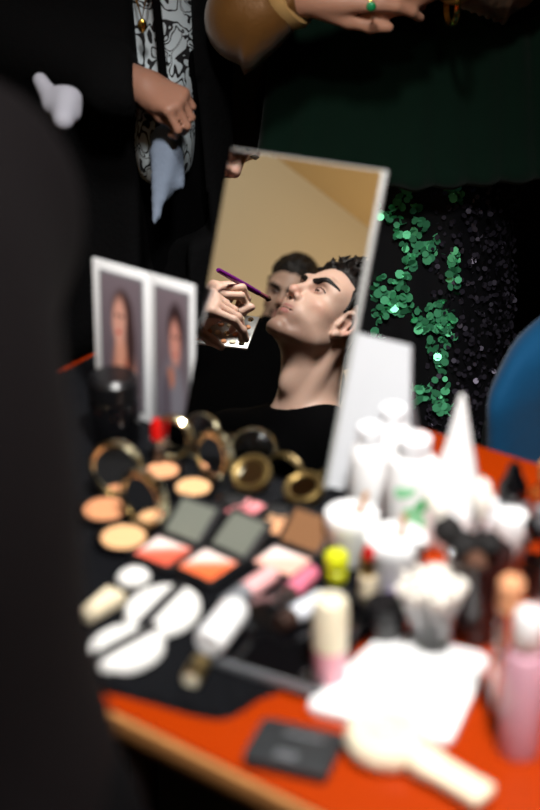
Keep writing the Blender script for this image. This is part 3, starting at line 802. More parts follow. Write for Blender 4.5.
v, f = sdf_mesh([cap(at(156, 150, 2.17), at(153, 222, 2.16), .010, .005, .01), cap(at(170, 150, 2.17), at(158, 220, 2.16), .016, .004, .01), cap(at(166, 140, 2.2), at(180, 184, 2.18), .024, .009, .015), cap(at(165, 150, 2.18), at(168, 200, 2.18), .018, .006, .01)], .008)
raw_mesh('shirt_tail', v, f, 'denim', p5, g5, label='grey-blue denim shirt tail')
v, f = sdf_mesh(infl(legs(J5), .012) + [ell(J5['P'], (.160, .12, .12), None, .04)], .018); raw_mesh('trousers', v, f, 'black cotton', p5, g5)
shoes(J5, p5, g5)
nk = [at(128, -40, 2.16), at(135, -5, 2.15), at(142, 20, 2.14), at(146, -2, 2.15), at(150, -40, 2.16)]
G().tube([p - g5 for p in nk], .0018, n=6).obj('necklace', 'gold', p5)
G().ball(nk[2] - g5 - zz * .008, (.007, .004, .010)).obj('pendant', 'gold', p5)
sp_ = [at(149, -60, 2.12), at(156, 0, 2.135), at(160, 40, 2.15), at(163, 78, 2.16)]
G().tube([p - g5 for p in sp_], .0065, n=8).obj('strap', 'black cotton', p5)
# white cloth over that person's sleeve
wc = at(62, 108, 1.98)
wt = [ell(at(58, 98, 1.965), (.012, .008, .016), None, .012), cap(at(50, 92, 1.97), at(60, 118, 1.96), .007, .009, .008), cap(at(40, 80, 1.98), at(54, 104, 1.97), .010, .014, .01), cap(at(54, 104, 1.97), at(66, 104, 1.96), .013, .016, .01), cap(at(68, 99, 1.96), at(64, 120, 1.95), .017, .014, .012), cap(at(74, 98, 1.96), at(74, 114, 1.96), .009, .010, .006)]
v, f = sdf_mesh(wt, .0035)
mat('cuff cotton', (158, 158, 168), .9)
raw_mesh('cuff', v, f, 'cuff cotton', p5, g5, label='crumpled white shirt cuff')

# ---- person in a green velvet coat with bronze sleeves, back right
x0, y0 = .225, 2.46
J6 = joints(x0, y0, -math.pi / 2)
wl_, wr_ = at(302, -6, 2.13), at(446, -26, 2.13)     # J6 R is at -x
J6['WR'] = wl_; J6['ER'] = at(246, 26, 2.19); J6['SR'] = np.array([x0 - .185, y0, 1.40])
J6['WL'] = wr_; J6['EL'] = at(505, -24, 2.24); J6['SL'] = np.array([x0 + .185, y0, 1.40])
g6 = np.array([x0, y0, 0]); R6 = frame(np.array([0, -1, -.3]), np.array([0, 0, 1]))
p6 = thing('person', g6, 'person in a dark green velvet coat with bronze sleeves and a green sequin skirt', 'person')
h6a, _ = hand_prims(wl_, np.array([1, -.10, .16]), np.array([0, -.75, .65]), side=1, curl=((16, 26, 18), (20, 30, 18), (26, 34, 20), (30, 36, 20)), thumb=(25, -15, 10), spread=3)
h6b, _ = hand_prims(wr_, np.array([-1, -.14, .05]), np.array([0, -.75, .65]), side=-1, curl=((18, 26, 18), (22, 30, 18), (26, 34, 20), (30, 36, 20)), thumb=(25, -15, 10), spread=3)
bp = torso(J6) + arms(J6) + legs(J6) + feet(J6) + head_prims(J6['H'], R6) + neck_prims(J6['H'], R6, J6['N'], J6['f'], J6['r'], .05) + h6a + h6b
hq = np.array([p[1] for p in h6a + h6b])
v, f = sdf_mesh(bp, .018, [(hq.min(0) - .03, hq.max(0) + .03, .0035), (J6['H'] - .12, J6['H'] + .14, .006)])
raw_mesh('body', v, f, 'skin', p6, g6, paint(SKIN * np.array([.85, .68, .58]), face_spots(J6['H'], R6, 0)))
hair_mesh(p6, g6, J6['H'], R6, step=.006, seed=6); head_extras(p6, g6, J6['H'], R6, fine=.003)
for n_, W in (('R', wl_), ('L', wr_)):
    d_ = unit(W - J6['E' + n_]); s_ = 1 if n_ == 'R' else -1
    E_ = J6['E' + n_]; Wc = W - d_ * .018
    ps = [cap(J6['S' + n_], E_ + zz * .02, .062, .054, .03), cap(E_, Wc, .054, .034, .03)]
    for t in np.linspace(.0, .9, 7): ps.append(ell(E_ + (Wc - E_) * t + np.array([0, 0, -.006]), (.011, .064 - .026 * t, .066 - .028 * t), None, .007))
    v, f = sdf_mesh(ps, .007); raw_mesh('sleeve', v, f, 'bronze satin', p6, g6)
    c_ = W - d_ * .022 - g6
    q = G().lathe([(.034, -.013), (.040, -.011), (.043, 0), (.040, .011), (.034, .013), (.030, 0), (.034, -.013)], c_, d_, n=32).obj('cuff_trim', 'pale gold trim', p6)
ct = infl(torso(J6), .030) + [cap((x0 - .03, y0, .98), (x0 - .06, y0, .82), .17, .19, .05), cap((x0 + .03, y0, .98), (x0 + .06, y0, .82), .17, .19, .05), bxp((x0, y0, .55), (.5, .5, .19), None, .02, -1)]
for k in range(9):
    xx = x0 - .2 + .05 * k; ct.append(cap((xx, y0 - .165 + abs(k - 4) * .012, 1.0), (xx * 1.0 + (k - 4) * .006, y0 - .205 + abs(k - 4) * .012, .76), .018, .026, .03))
v, f = sdf_mesh([c for c in ct if c[-1] == 1] + [c for c in ct if c[-1] == -1], .010); raw_mesh('coat', v, f, 'green velvet', p6, g6)
sk = [cap((x0 - .05, y0, .86), (x0 - .07, y0, .10), .125, .14, .05), cap((x0 + .05, y0, .86), (x0 + .07, y0, .10), .125, .14, .05)]
for k in range(7):
    a = -math.pi * (.1 + .8 * k / 6); sk.append(cap((x0 + .145 * math.cos(a), y0 + .10 * math.sin(a), .85), (x0 + .19 * math.cos(a + .1), y0 + .13 * math.sin(a + .1), .08), .018, .03, .03))
v, f = sdf_mesh(sk, .012); raw_mesh('skirt', v, f, 'black satin', p6, g6)
shoes(J6, p6, g6)
# sequins sewn on the skirt
tri = v[f[:, :3]]; cen = v[f].mean(1); nn = np.cross(v[f[:, 1]] - v[f[:, 0]], v[f[:, 2]] - v[f[:, 0]]); nn /= np.linalg.norm(nn, axis=1)[:, None] + 1e-12
if (nn * (cen - np.array([x0, y0, .5])) * [1, 1, 0]).sum() < 0: nn = -nn
sel = np.where((cen[:, 1] < y0 + .02) & (cen[:, 2] > .22) & (cen[:, 2] < .84))[0]
rs = np.random.RandomState(11)
def sequins(count, keep, m, name, rr):
    bm = bmesh.new(); n_ok = 0
    while n_ok < count:
        i = sel[rs.randint(len(sel))]; p = cen[i] + rs.normal(size=3) * .005
        if not keep(p): continue
        nrm = unit(nn[i] + rs.normal(size=3) * .5); t = unit(np.cross(nrm, [0.3, 0.2, 1])); b = np.cross(nrm, t); p = p + nn[i] * .004; r_ = rr * rs.uniform(.7, 1.2)
        bm.faces.new([bm.verts.new(p - g6 + (t * math.cos(a) + b * math.sin(a)) * r_) for a in np.linspace(0, 2 * math.pi, 9)[:-1]]); n_ok += 1
    me = bpy.data.meshes.new(name); bm.to_mesh(me); bm.free(); return link(name, me, m, p6, smooth=False)
blob = lambda p: math.sin(p[0] * 62 + 1.2 + 2 * math.sin(p[2] * 17)) + math.sin(p[2] * 48 + p[0] * 35) * 1.0 + .5
sequins(800, lambda p: x0 - .055 < p[0] < x0 + .085 and blob(p) > .45, 'sequin green', 'green_sequins', .0072)
sequins(1500, lambda p: p[0] > x0 + .04, 'sequin black', 'black_sequins', .0045)
# ring with a green stone, bracelet
rp = h6a[-8][1] if False else at(371, 6, 2.08)
G().lathe([(.0095, -.0015), (.0112, -.0015), (.0112, .0015), (.0095, .0015), (.0095, -.0015)], rp - g6 + np.array([0, .008, .004]), (1, -.1, .04), n=24).obj('ring', 'gold', p6)
G().ball(rp - g6 + np.array([0, -.004, 0]), (.007, .005, .007)).obj('ring_stone', 'green stone', p6)
G().lathe([(.030, -.004), (.0335, -.004), (.0345, 0), (.0335, .004), (.030, .004), (.030, -.004)], at(452, 2, 2.13) - g6, (1, .15, -.05), n=32).obj('bracelet', 'gold', p6)

# ---- blue velvet chair behind the table, right
cb = at(612, 380, 1.93); cx_, cy_ = cb[0], cb[1]
ch = thing('velvet_chair', (cx_, cy_, 0), 'blue velvet chair with a rounded back behind the right end of the table', 'chair', rz=math.radians(-8))
bk = [bxp((0, 0, .55), (.13, .018, .16), None, .06)]
bk = [cap((-.09, 0, .46), (-.10, 0, .66), .055, .06, .05), cap((.09, 0, .46), (.10, 0, .66), .055, .06, .05), bxp((0, 0, .58), (.115, .03, .13), None, .05), cap((-.06, 0, .71), (.06, 0, .71), .05, .05, .05)]
v, f = sdf_mesh(bk, .010); v[:, 1] -= .12 * (v[:, 0] / .16) ** 2
raw_mesh('backrest', v, f, 'blue velvet', ch)
v, f = sdf_mesh([bxp((.01, .20, .40), (.13, .16, .02), None, .04), ell((.01, .20, .40), (.15, .18, .045), None, .05)], .012); raw_mesh('seat', v, f, 'blue velvet', ch)
for sx_, sy_ in ((-.14, .06), (.14, .06), (-.14, .34), (.14, .34)): G().tube([(sx_, sy_, .41), (sx_ * 1.15, sy_, 0)], [.014, .010]).obj('leg', 'black matte', ch)

# ================================================================== THINGS ON THE TABLE
def put(x, y, z=CZ): return onz(x, y, z)
def lay(name, pa, pb, label, cat, z=CZ, group=None):
    """an Empty at the middle of two table points, local X along the line between them"""
    a, b = put(*pa, z), put(*pb, z); m_ = (a + b) / 2; d = b - a
    return thing(name, m_, label, cat, group, rz=math.atan2(d[1], d[0])), float(np.linalg.norm(d))

# ---- photo prints standing at the back left
def picture(kind):
    W_, H_ = 44, 64; c = np.zeros((H_ + 1, W_ + 1, 3)); c[:] = (104, 92, 100)
    yy, xx = np.mgrid[0:1:(H_ + 1) * 1j, 0:1:(W_ + 1) * 1j]
    def e(cx, cy, rx_, ry_, col, rot=0):
        X, Y = xx - cx, (yy - cy) * 1.45; X, Y = X * math.cos(rot) + Y * math.sin(rot), -X * math.sin(rot) + Y * math.cos(rot)
        m_ = np.clip(1.6 - 1.0 * ((X / rx_) ** 2 + (Y / ry_) ** 2), 0, 1)[..., None]; c[:] = c * (1 - m_) + np.array(col) * m_
    c[:] = c + (yy[..., None] - .5) * 30
    if kind == 0:
        e(.52, .72, .24, .24, (56, 38, 38)); e(.55, .18, .30, .50, (186, 122, 100)); e(.45, .42, .12, .22, (206, 148, 126)); e(.44, .66, .17, .26, (214, 158, 140), -.1)
        e(.42, .57, .05, .025, (190, 66, 62)); e(.38, .70, .04, .02, (70, 45, 42)); e(.52, .70, .04, .02, (70, 45, 42)); e(.72, .50, .10, .3, (60, 42, 42)); e(.62, .12, .1, .35, (150, 84, 66))
    else:
        e(.62, .72, .24, .26, (44, 30, 32)); e(.5, .16, .42, .42, (120, 118, 128)); e(.60, .62, .17, .25, (200, 140, 126), .1); e(.62, .53, .05, .02, (168, 66, 64))
        e(.55, .66, .04, .018, (60, 40, 40)); e(.68, .66, .04, .018, (60, 40, 40)); e(.45, .34, .14, .12, (176, 116, 98)); e(.30, .1, .16, .4, (90, 82, 92))
    return c, W_, H_
cardA, cardB = put(97, 404), put(184, 434)
dv = cardB - cardA; cL = float(np.linalg.norm(dv))
cx3 = unit(dv); lean_ = math.radians(2); bk3 = np.cross([0, 0, 1.0], cx3); cz3 = unit(np.array([0, 0, 1]) * math.cos(lean_) + bk3 * math.sin(lean_)); cy3 = np.cross(cz3, cx3)
card = thing('photo_stand', (0, 0, 0), 'white folded card with two portrait photos, standing at the back left behind the compacts', 'photo', mtx=Matrix(((cx3[0], cy3[0], cz3[0], cardA[0]), (cx3[1], cy3[1], cz3[1], cardA[1]), (cx3[2], cy3[2], cz3[2], cardA[2]), (0, 0, 0, 1))))
CH = .168
print('card', cL)
def panel(x0_, x1_, i):
    w_ = x1_ - x0_
    pn_ = G().box(((x0_ + x1_) / 2, 0, CH / 2), (w_ - .001, .0025, CH), bev=.0005).obj('card_panel', 'white card', card)
    c, W_, H_ = picture(i); m0, m1, z0_, z1_ = x0_ + w_ * .17, x1_ - w_ * .13, CH * .07, CH * .93
    G().box(((m0 + m1) / 2, -.0018, (z0_ + z1_) / 2), (m1 - m0 + .005, .001, z1_ - z0_ + .005)).obj('photo_border', 'grey label', pn_)
    bm = bmesh.new(); gr = [[bm.verts.new((m0 + (m1 - m0) * a / W_, -.0026, z0_ + (z1_ - z0_) * b / H_)) for a in range(W_ + 1)] for b in range(H_ + 1)]
    for b in range(H_):
        for a in range(W_): bm.faces.new((gr[b][a], gr[b][a + 1], gr[b + 1][a + 1], gr[b + 1][a]))
    me = bpy.data.meshes.new('portrait_photo'); bm.to_mesh(me); bm.free()
    cc = np.concatenate([np.vectorize(lambda q: lin((q,))[0])(c.reshape(-1, 3)), np.ones((c.shape[0] * c.shape[1], 1))], 1)
    at_ = me.color_attributes.new('Col', 'FLOAT_COLOR', 'POINT'); at_.data.foreach_set('color', cc.astype(np.float32).ravel())
    link('portrait_photo', me, 'print', pn_, label=['portrait of a red-lipped face with bare shoulders', 'portrait of a dark-haired person in grey'][i])
panel(0, cL * .64, 0); panel(cL * .64, cL * 1.12, 1)
G().prism([(-.02, 0), (.02, 0), (.008, .12), (-.008, .12)], -.001, .001).xf(Tr(cL * .5, .045, .0) @ Rx(math.radians(90 + 20))).obj('strut', 'white card', card)

# ---- dark pump bottle in front of the photos
p_ = put(116, 440); bt = thing('cosmetic_jar', p_, 'black rounded jar with a faint grey highlight, standing before the left portrait photo', 'jar')
G().lathe([(0, 0), (.024, 0), (.026, .003), (.026, .046), (.024, .050), (0, .050)]).obj('jar_body', 'black gloss', bt)
G().lathe([(0, .050), (.0255, .050), (.026, .053), (.026, .070), (.022, .075), (0, .076)]).obj('lid', 'dark plastic', bt)
p_ = put(158, 466); bt = thing('lipstick', p_, 'standing red lipstick with a silver band, just behind the round compacts', 'lipstick')
G().lathe([(0, 0), (.0085, 0), (.009, .002), (.009, .022), (0, .022)]).obj('base', 'black gloss', bt)
G().lathe([(0, .022), (.0075, .022), (.0075, .032), (0, .032)]).obj('collar', 'silver', bt)
G().lathe([(0, .032), (.0062, .032), (.0062, .046), (.004, .052), (0, .054)]).obj('lipstick_bullet', 'red gloss', bt)

# ---- round open compacts with metal rims
def compact(px, py, r, ang, rz, label, powder='tan powder', pans=3, rim='champagne metal'):
    rz = math.radians(rz); A_ = math.radians(ang); L_ = onz(px, py, CZ + .009 + r * math.sin(A_)); dr = np.array([-math.sin(rz), math.cos(rz), 0])
    L_ = L_ - dr * r * (1 + math.cos(A_)); L_[2] = CZ
    t = thing('powder_compact', L_, label, 'compact', 'round makeup compacts', rz=rz)
    G().lathe([(0, 0), (r, 0), (r + .001, .003), (r, .007), (r - .003, .008), (r - .004, .006), (0, .006)]).obj('base', 'black gloss', t)
    G().lathe([(0, .0075), (r - .007, .0075), (r - .006, .006), (0, .0058)]).obj('powder_pan', powder, t)
    M_ = Tr(0, r, .009) @ Rx(math.radians(ang)) @ Tr(0, r, 0)      # the lid swings up round the hinge at the back
    g = G().lathe([(0, .003), (r - .002, .003), (r + .0005, .001), (r + .0005, -.003), (r - .003, -.0045), (0, -.0045)]); g.xf(M_); ld = g.obj('lid', 'black gloss', t)
    g = G().lathe([(r - .0050, .0032), (r - .0030, .0052), (r - .0005, .0058), (r + .0016, .0040), (r + .002, 0), (r + .001, -.0045), (r - .001, -.0040), (r - .0050, .0032)], n=48); g.xf(M_); g.obj('rim', rim, ld)
    g = G().lathe([(0, .0036), (r - .004, .0036), (r - .004, .003), (0, .003)], n=48); g.xf(M_); g.obj('mirror', 'mirror silver', ld)
    G().tube([(-.008, r + .001, .008), (.008, r + .001, .008)], .0025).obj('hinge', 'silver', t)
    return t
compact(117, 468, .0265, 84, -20, 'open round compact with orange-tan powder, leftmost of the cluster, mirror upright', 'tan powder')
compact(144, 498, .0265, 88, -42, 'open round compact with pale peach powder, its upright mirror nearest to us', 'bright powder')
compact(172, 437, .022, 80, -20, 'round compact standing open behind the others, beside the red lipstick', 'peach')
compact(214, 455, .023, 80, -48, 'open round compact with a pale gold rim, at the left foot of the leaning mirror', 'bright powder')
compact(252, 474, .018, 38, -30, 'small dark compact with a dull rim, before the bottom of the mirror', 'black matte', rim='dull brass')
compact(304, 489, .018, 22, -40, 'small dark compact with a thin gold rim, by the lower right corner of the mirror', 'black matte', rim='dull brass')
# ---- square palettes, open
def coral_mesh(name, w_, h_, z_, ca, cb_, parent):
    n_ = 14; bm = bmesh.new(); gr = [[bm.verts.new((-w_ / 2 + w_ * a / n_, -h_ / 2 + h_ * b / n_, z_)) for a in range(n_ + 1)] for b in range(n_ + 1)]
    for b in range(n_):
        for a in range(n_): bm.faces.new((gr[b][a], gr[b][a + 1], gr[b + 1][a + 1], gr[b + 1][a]))
    me = bpy.data.meshes.new(name); bm.to_mesh(me); bm.free()
    at_ = me.color_attributes.new('Col', 'FLOAT_COLOR', 'POINT'); out = []
    for v_ in me.vertices:
        t = .5 + .5 * math.tanh(9 * ((v_.co.y / h_) * .7 - .6 * (v_.co.x / w_) - .12)); out += [*(np.array(lin(ca)) * (1 - t) + np.array(lin(cb_)) * t), 1]
    at_.data.foreach_set('color', out); return link(name, me, 'coral', parent)
def blush(c4, lid4, ca, cb_, label, lidm='grey lid reflection', z0_=CZ):
    """c4: pan corners left, top, right, bottom; lid4: the open lid's corners"""
    P4 = [put(*q, z0_ + .006) for q in c4]; cc = sum(P4) / 4
    ux = unit((P4[2] - P4[1]) + (P4[3] - P4[0])); h_ = .5 * (np.linalg.norm(P4[2] - P4[3]) + np.linalg.norm(P4[1] - P4[0])); w_ = .5 * (np.linalg.norm(P4[0] - P4[3]) + np.linalg.norm(P4[1] - P4[2]))
    t = thing('blush_palette', (cc[0], cc[1], z0_), label, 'palette', 'square blush palettes', rz=math.atan2(ux[1], ux[0]))
    W2, H2_ = w_ + .010, h_ + .010
    G().prism(rpoly(W2, H2_, .003), 0, .0065, bev=.001).obj('case', 'black satin', t)
    coral_mesh('blush_pan', w_, h_, .0072, ca, cb_, t)
    if lid4 is not None:
        M_ = Tr(0, H2_ / 2, .0065) @ Rx(math.radians(lid4)) @ Tr(0, H2_ / 2, 0)
        g = G().prism(rpoly(W2, H2_, .003), -.004, 0, bev=.001); g.xf(M_); ld = g.obj('lid', 'black satin', t)
        g = G().box((0, 0, .0006), (w_, h_, .0008)); g.xf(M_); g.obj('mirror', lidm, ld, smooth=False)
    return t
WH_, CO, OR, PK = (244, 222, 214), (222, 92, 66), (232, 104, 52), (240, 176, 158)
blush([(136, 555), (157, 537), (189, 549), (170, 568)], 34, CO, WH_, 'open square palette with coral and white blush, leftmost of the row')
blush([(181, 568), (203, 550), (236, 563), (212, 583)], 30, OR, WH_, 'open square palette with bright orange and white blush, middle of the row')
blush([(254, 562), (275, 548), (311, 560), (291, 578)], 40, PK, WH_, 'open square palette with pale pink blush and a lid painted with a brown reflection, rightmost of the row', 'brown lid reflection')
blush([(232, 512), (240, 499), (262, 504), (250, 523)], None, (222, 128, 134), (240, 158, 160), 'small closed-frame palette pan of rose pink powder, before the mirror')
blush([(256, 530), (272, 513), (289, 519), (284, 536)], None, (222, 160, 116), (234, 180, 136), 'small palette pan of peach powder, right of the rose pink one')
# ---- sponges and puffs
def puff(px, py, r, rz, label, sq=.86):
    t = thing('powder_puff', put(px, py), label, 'powder puff', 'round white powder puffs', rz=rz)
    G().lathe([(0, 0), (r * .9, 0), (r, .003), (r, .009), (r * .93, .012), (r * .6, .0135), (0, .014)], squash=sq).obj('pad', 'sponge', t)
    G().box((0, 0, .0140), (r * 1.98, .011, .002), bev=.0008).obj('strap', 'black satin', t)
    G().box((r * .985, 0, .007), (.002, .008, .013)).obj('strap_end', 'black satin', t)
    G().box((-r * .985, 0, .007), (.002, .008, .013)).obj('strap_end', 'black satin', t)
puff(163, 617, .036, math.radians(64), 'round white powder puff with a black strap, upper right of the pair')
puff(127, 655, .033, math.radians(46), 'round white powder puff with a black strap, lower left of the pair')
t = thing('makeup_sponge', put(134, 588), 'small white rounded makeup sponge behind the powder puffs', 'sponge', rz=.3)
G().ball((0, 0, .010), (.015, .012, .010)).obj('sponge_body', 'sponge', t)
t, L = lay('makeup_sponge', (84, 624), (116, 601), 'long cream wedge sponge lying left of the powder puffs', 'sponge')
G().prism([(-L / 2, -.006), (L / 2, -.011), (L / 2, .009), (-L / 2, .004)], 0, .014, bev=.003).obj('sponge_body', 'cream', t)
# ---- flat black palette box with a metal front edge
a_, b_c = put(196, 662), put(318, 700); ux = unit(b_c - a_); uy = np.array([-ux[1], ux[0], 0]); Lx = float(np.linalg.norm(b_c - a_)); Dy = .098
t = thing('palette_case', (a_ + b_c) / 2 + uy * Dy / 2, 'large flat black makeup case with a grey metal front edge', 'case', rz=math.atan2(ux[1], ux[0]))
G().box((0, 0, .0055), (Lx, Dy, .011), bev=.002).obj('case_body', 'black gloss', t)
G().box((0, -Dy / 2 - .0006, .0065), (Lx - .002, .0022, .0090), bev=.0005).obj('metal_edge', 'grey label', t)
G().box((Lx * .40, -Dy / 2 + .010, .0118), (.016, .009, .0016), bev=.0006).obj('clasp', 'silver', t)
CT = CZ + .0115
# ---- tubes
def tube_thing(name, pa, pb, r, segs, label, cat, z=CZ, group=None):
    t, L = lay(name, pa, pb, label, cat, z, group)
    for (nm, m_, prof) in segs:
        G().lathe([(rr * r, (zz_ - .5) * L) for rr, zz_ in prof], (0, 0, r * 1.01), (1, 0, 0), n=28).obj(nm, m_, t)
    return t
tube_thing('lip_gloss', (226, 614), (272, 582), .0085, [('cap', 'grey label', [(0, 0), (.9, 0), (.95, .02), (.95, .42), (0, .42)]), ('tube', 'rose', [(0, .42), (.95, .42), (1, .45), (1, .97), (.9, 1), (0, 1)])], 'pale pink lip gloss tube with a grey cap, lying right of the orange palette', 'lip gloss', group='lip gloss tubes')
tube_thing('lip_gloss', (272, 618), (312, 580), .0080, [('cap', 'silver', [(0, 0), (.9, 0), (.95, .02), (.95, .45), (0, .45)]), ('tube', 'red pink', [(0, .45), (.95, .45), (1, .5), (1, .97), (.9, 1), (0, 1)])] if mat('red pink', (226, 120, 146), 0.2, coat=.5) else [], 'raspberry pink lip gloss tube with a silver cap, behind the case', 'lip gloss', group='lip gloss tubes')
tube_thing('lip_gloss', (280, 632), (322, 606), .0080, [('cap', 'walnut', [(0, 0), (.9, 0), (.95, .02), (.95, .3), (0, .3)]), ('tube', 'pearl panel', [(0, .3), (.95, .3), (1, .35), (1, .97), (.9, 1), (0, 1)])], 'pearly white tube with a brown end, lying behind the standing pink bottle', 'lip gloss', z=CT, group='lip gloss tubes')
tube_thing('cream_tube', (208, 658), (236, 622), .0130, [('tube', 'white plastic', [(0, 0), (.8, 0), (1, .08), (1, .9), (.85, 1), (0, 1)])], 'plain short white tube lying on the front left corner of the black case', 'tube', z=CT)
tube_thing('gold_tube', (191, 689), (202, 670), .0080, [('tube', 'brass', [(0, 0), (.95, 0), (1, .04), (1, .96), (0, 1)]), ('end_cap', 'ivory', [(0, -.01), (.8, -.01), (.8, .01), (0, .01)])], 'short gold tube lying in front of the black case, its round end towards us', 'tube')
# standing pink lotion bottle
t = thing('lotion_bottle', put(329, 681), 'small standing bottle with a pale rounded cap and pink base, left of the white card', 'bottle')
G().lathe([(0, 0), (.0120, 0), (.0135, .003), (.0135, .034), (0, .034)]).obj('bottle_body', 'pink lotion', t)
G().lathe([(0, .034), (.0140, .034), (.0140, .070), (.012, .077), (.006, .080), (0, .0805)]).obj('cap', 'ivory', t)
# ---- small bright things in front of the white jars
t = thing('nail_polish', put(336, 580), 'tiny yellow-green bottle with two stacked bands, in front of the left white jar', 'bottle')
G().lathe([(0, 0), (.009, 0), (.010, .002), (.010, .011), (.008, .013), (0, .013)]).obj('bottle_body', 'lime', t)
G().lathe([(0, .013), (.0078, .013), (.0070, .017), (0, .017)]).obj('neck', 'black gloss', t)
G().lathe([(0, .017), (.0105, .017), (.0105, .026), (.009, .028), (0, .028)]).obj('cap', 'lime', t)
t = thing('lipstick', put(367, 594), 'thin cream and gold lipstick tube with a red tip, between the two white jars', 'lipstick')
G().lathe([(0, 0), (.0075, 0), (.0080, .002), (.0075, .020), (0, .020)]).obj('base', 'cream', t)
G().lathe([(0, .020), (.0060, .020), (.0060, .038), (0, .038)]).obj('tube', 'brass', t)
G().lathe([(0, .038), (.0050, .038), (.0050, .044), (.002, .049), (0, .049)]).obj('lipstick_bullet', 'red gloss', t)
tube_thing('eye_pencil', (372, 612), (412, 590), .005, [('barrel', 'violet', [(0, 0), (.8, 0), (1, .02), (1, .85), (0, .85)]), ('tip', 'brass', [(1, .85), (.9, .9), (.2, 1), (0, 1)])], 'short violet pencil with a gold tip before the right white jar', 'pencil')
tube_thing('eye_pencil', (340, 600), (372, 622), .006, [('barrel', 'black gloss', [(0, 0), (.8, 0), (1, .02), (1, .85), (0, .85)]), ('tip', 'silver', [(1, .85), (.9, .9), (.2, 1), (0, 1)])], 'stubby black pencil lying left of the cotton buds', 'pencil')
t = thing('cream_jar', put(384, 634), 'squat glossy black pot beside the cotton buds', 'jar')
G().lathe([(0, 0), (.016, 0), (.018, .003), (.018, .018), (0, .018)]).obj('jar_body', 'black gloss', t); G().lathe([(0, .018), (.0185, .018), (.0185, .028), (.016, .031), (0, .031)]).obj('lid', 'dark plastic', t)
# ---- white jars with a wooden stick
def jar(px, py, r, h, label, lean):
    t = thing('cream_jar', put(px, py), label, 'jar', 'white open cream jars')
    G().lathe([(0, 0), (r * .90, 0), (r * .96, .003), (r * .97, h * .72), (r, h * .76), (r, h - .002), (r * .97, h), (r * .88, h), (r * .86, h - .004), (0, h - .004)], n=56).obj('jar_body', 'white plastic', t)
    G().lathe([(0, h - .0035), (r * .84, h - .0035), (r * .80, h - .002), (0, h - .0015)], n=48).obj('cream', 'white matte', t)
    G().box((0, 0, .012), (.0050, .0035, .026), bev=.0006).xf(Tr(.004, 0, h - .004) @ Ry(lean)).obj('stick', 'wood stick', t)
jar(351, 556, .0245, .046, 'open white cream jar with a short wooden stick, the left and farther of the pair', .35)
jar(394, 583, .0275, .048, 'open white cream jar with a thin wooden stick, the right and nearer of the pair', .10)
# ---- white bottles
def bottle(px, py, r, h, label, cap_h=.018, leaf=False):
    t = thing('white_bottle', put(px, py), label, 'bottle', 'tall white bottles')
    b_2 = G().lathe([(0, 0), (r * .95, 0), (r, .003), (r, h - .016), (r * .9, h - .006), (r * .55, h), (0, h)], n=44).obj('bottle_body', 'white plastic', t)
    G().lathe([(0, h), (r * .62, h), (r * .64, h + .002), (r * .64, h + cap_h), (r * .5, h + cap_h + .002), (0, h + cap_h + .002)], n=36).obj('cap', 'white matte', t)
    if leaf:
        for (a, z_, s_, ro, m_) in ((-1.95, .062, .011, .3, 'leaf print'), (-1.55, .040, .011, -.5, 'leaf print'), (-1.15, .052, .012, .7, 'leaf dark'), (-1.35, .030, .008, -.2, 'leaf print'), (-1.8, .034, .009, .9, 'leaf print')):
            bm = bmesh.new(); n_ = 12; vs = []
            cv = bm.verts.new((math.cos(a) * (r + .0008), math.sin(a) * (r + .0008), z_))
            for k in range(n_):
                q = 2 * math.pi * k / n_; u_, v_ = s_ * math.cos(q), s_ * .5 * math.sin(q) * (1 - .4 * math.cos(q)); uu, vv_ = u_ * math.cos(ro) - v_ * math.sin(ro), u_ * math.sin(ro) + v_ * math.cos(ro)
                aa = a + uu / r; vs.append(bm.verts.new((math.cos(aa) * (r + .0007), math.sin(aa) * (r + .0007), z_ + vv_)))
            for k in range(n_): bm.faces.new((cv, vs[k], vs[(k + 1) % n_]))
            me = bpy.data.meshes.new('leaf_print'); bm.to_mesh(me); bm.free(); link('leaf_print', me, m_, b_2)
bottle(368, 517, .0185, .080, 'tall white bottle nearest to the leaning mirror, left of the three', .016)
bottle(390, 503, .0190, .088, 'tallest white bottle standing at the back of the three', .014)
bottle(410, 540, .0235, .090, 'wide white bottle with pale green leaf prints, front right of the three', .016, leaf=True)
# ---- white cone
t = thing('white_cone', put(453, 542, TZ), 'tall pointed white cone-shaped bottle standing among the brushes', 'bottle')
G().lathe([(0, 0), (.023, 0), (.0255, .004), (.0265, .030), (.0255, .042), (0, .042)], n=44).obj('base', 'white plastic', t)
G().lathe([(0, .042), (.0245, .042), (.0215, .060), (.0140, .095), (.0075, .125), (.0040, .142), (.0022, .150), (0, .1515)], n=44).obj('cone', 'white plastic', t)
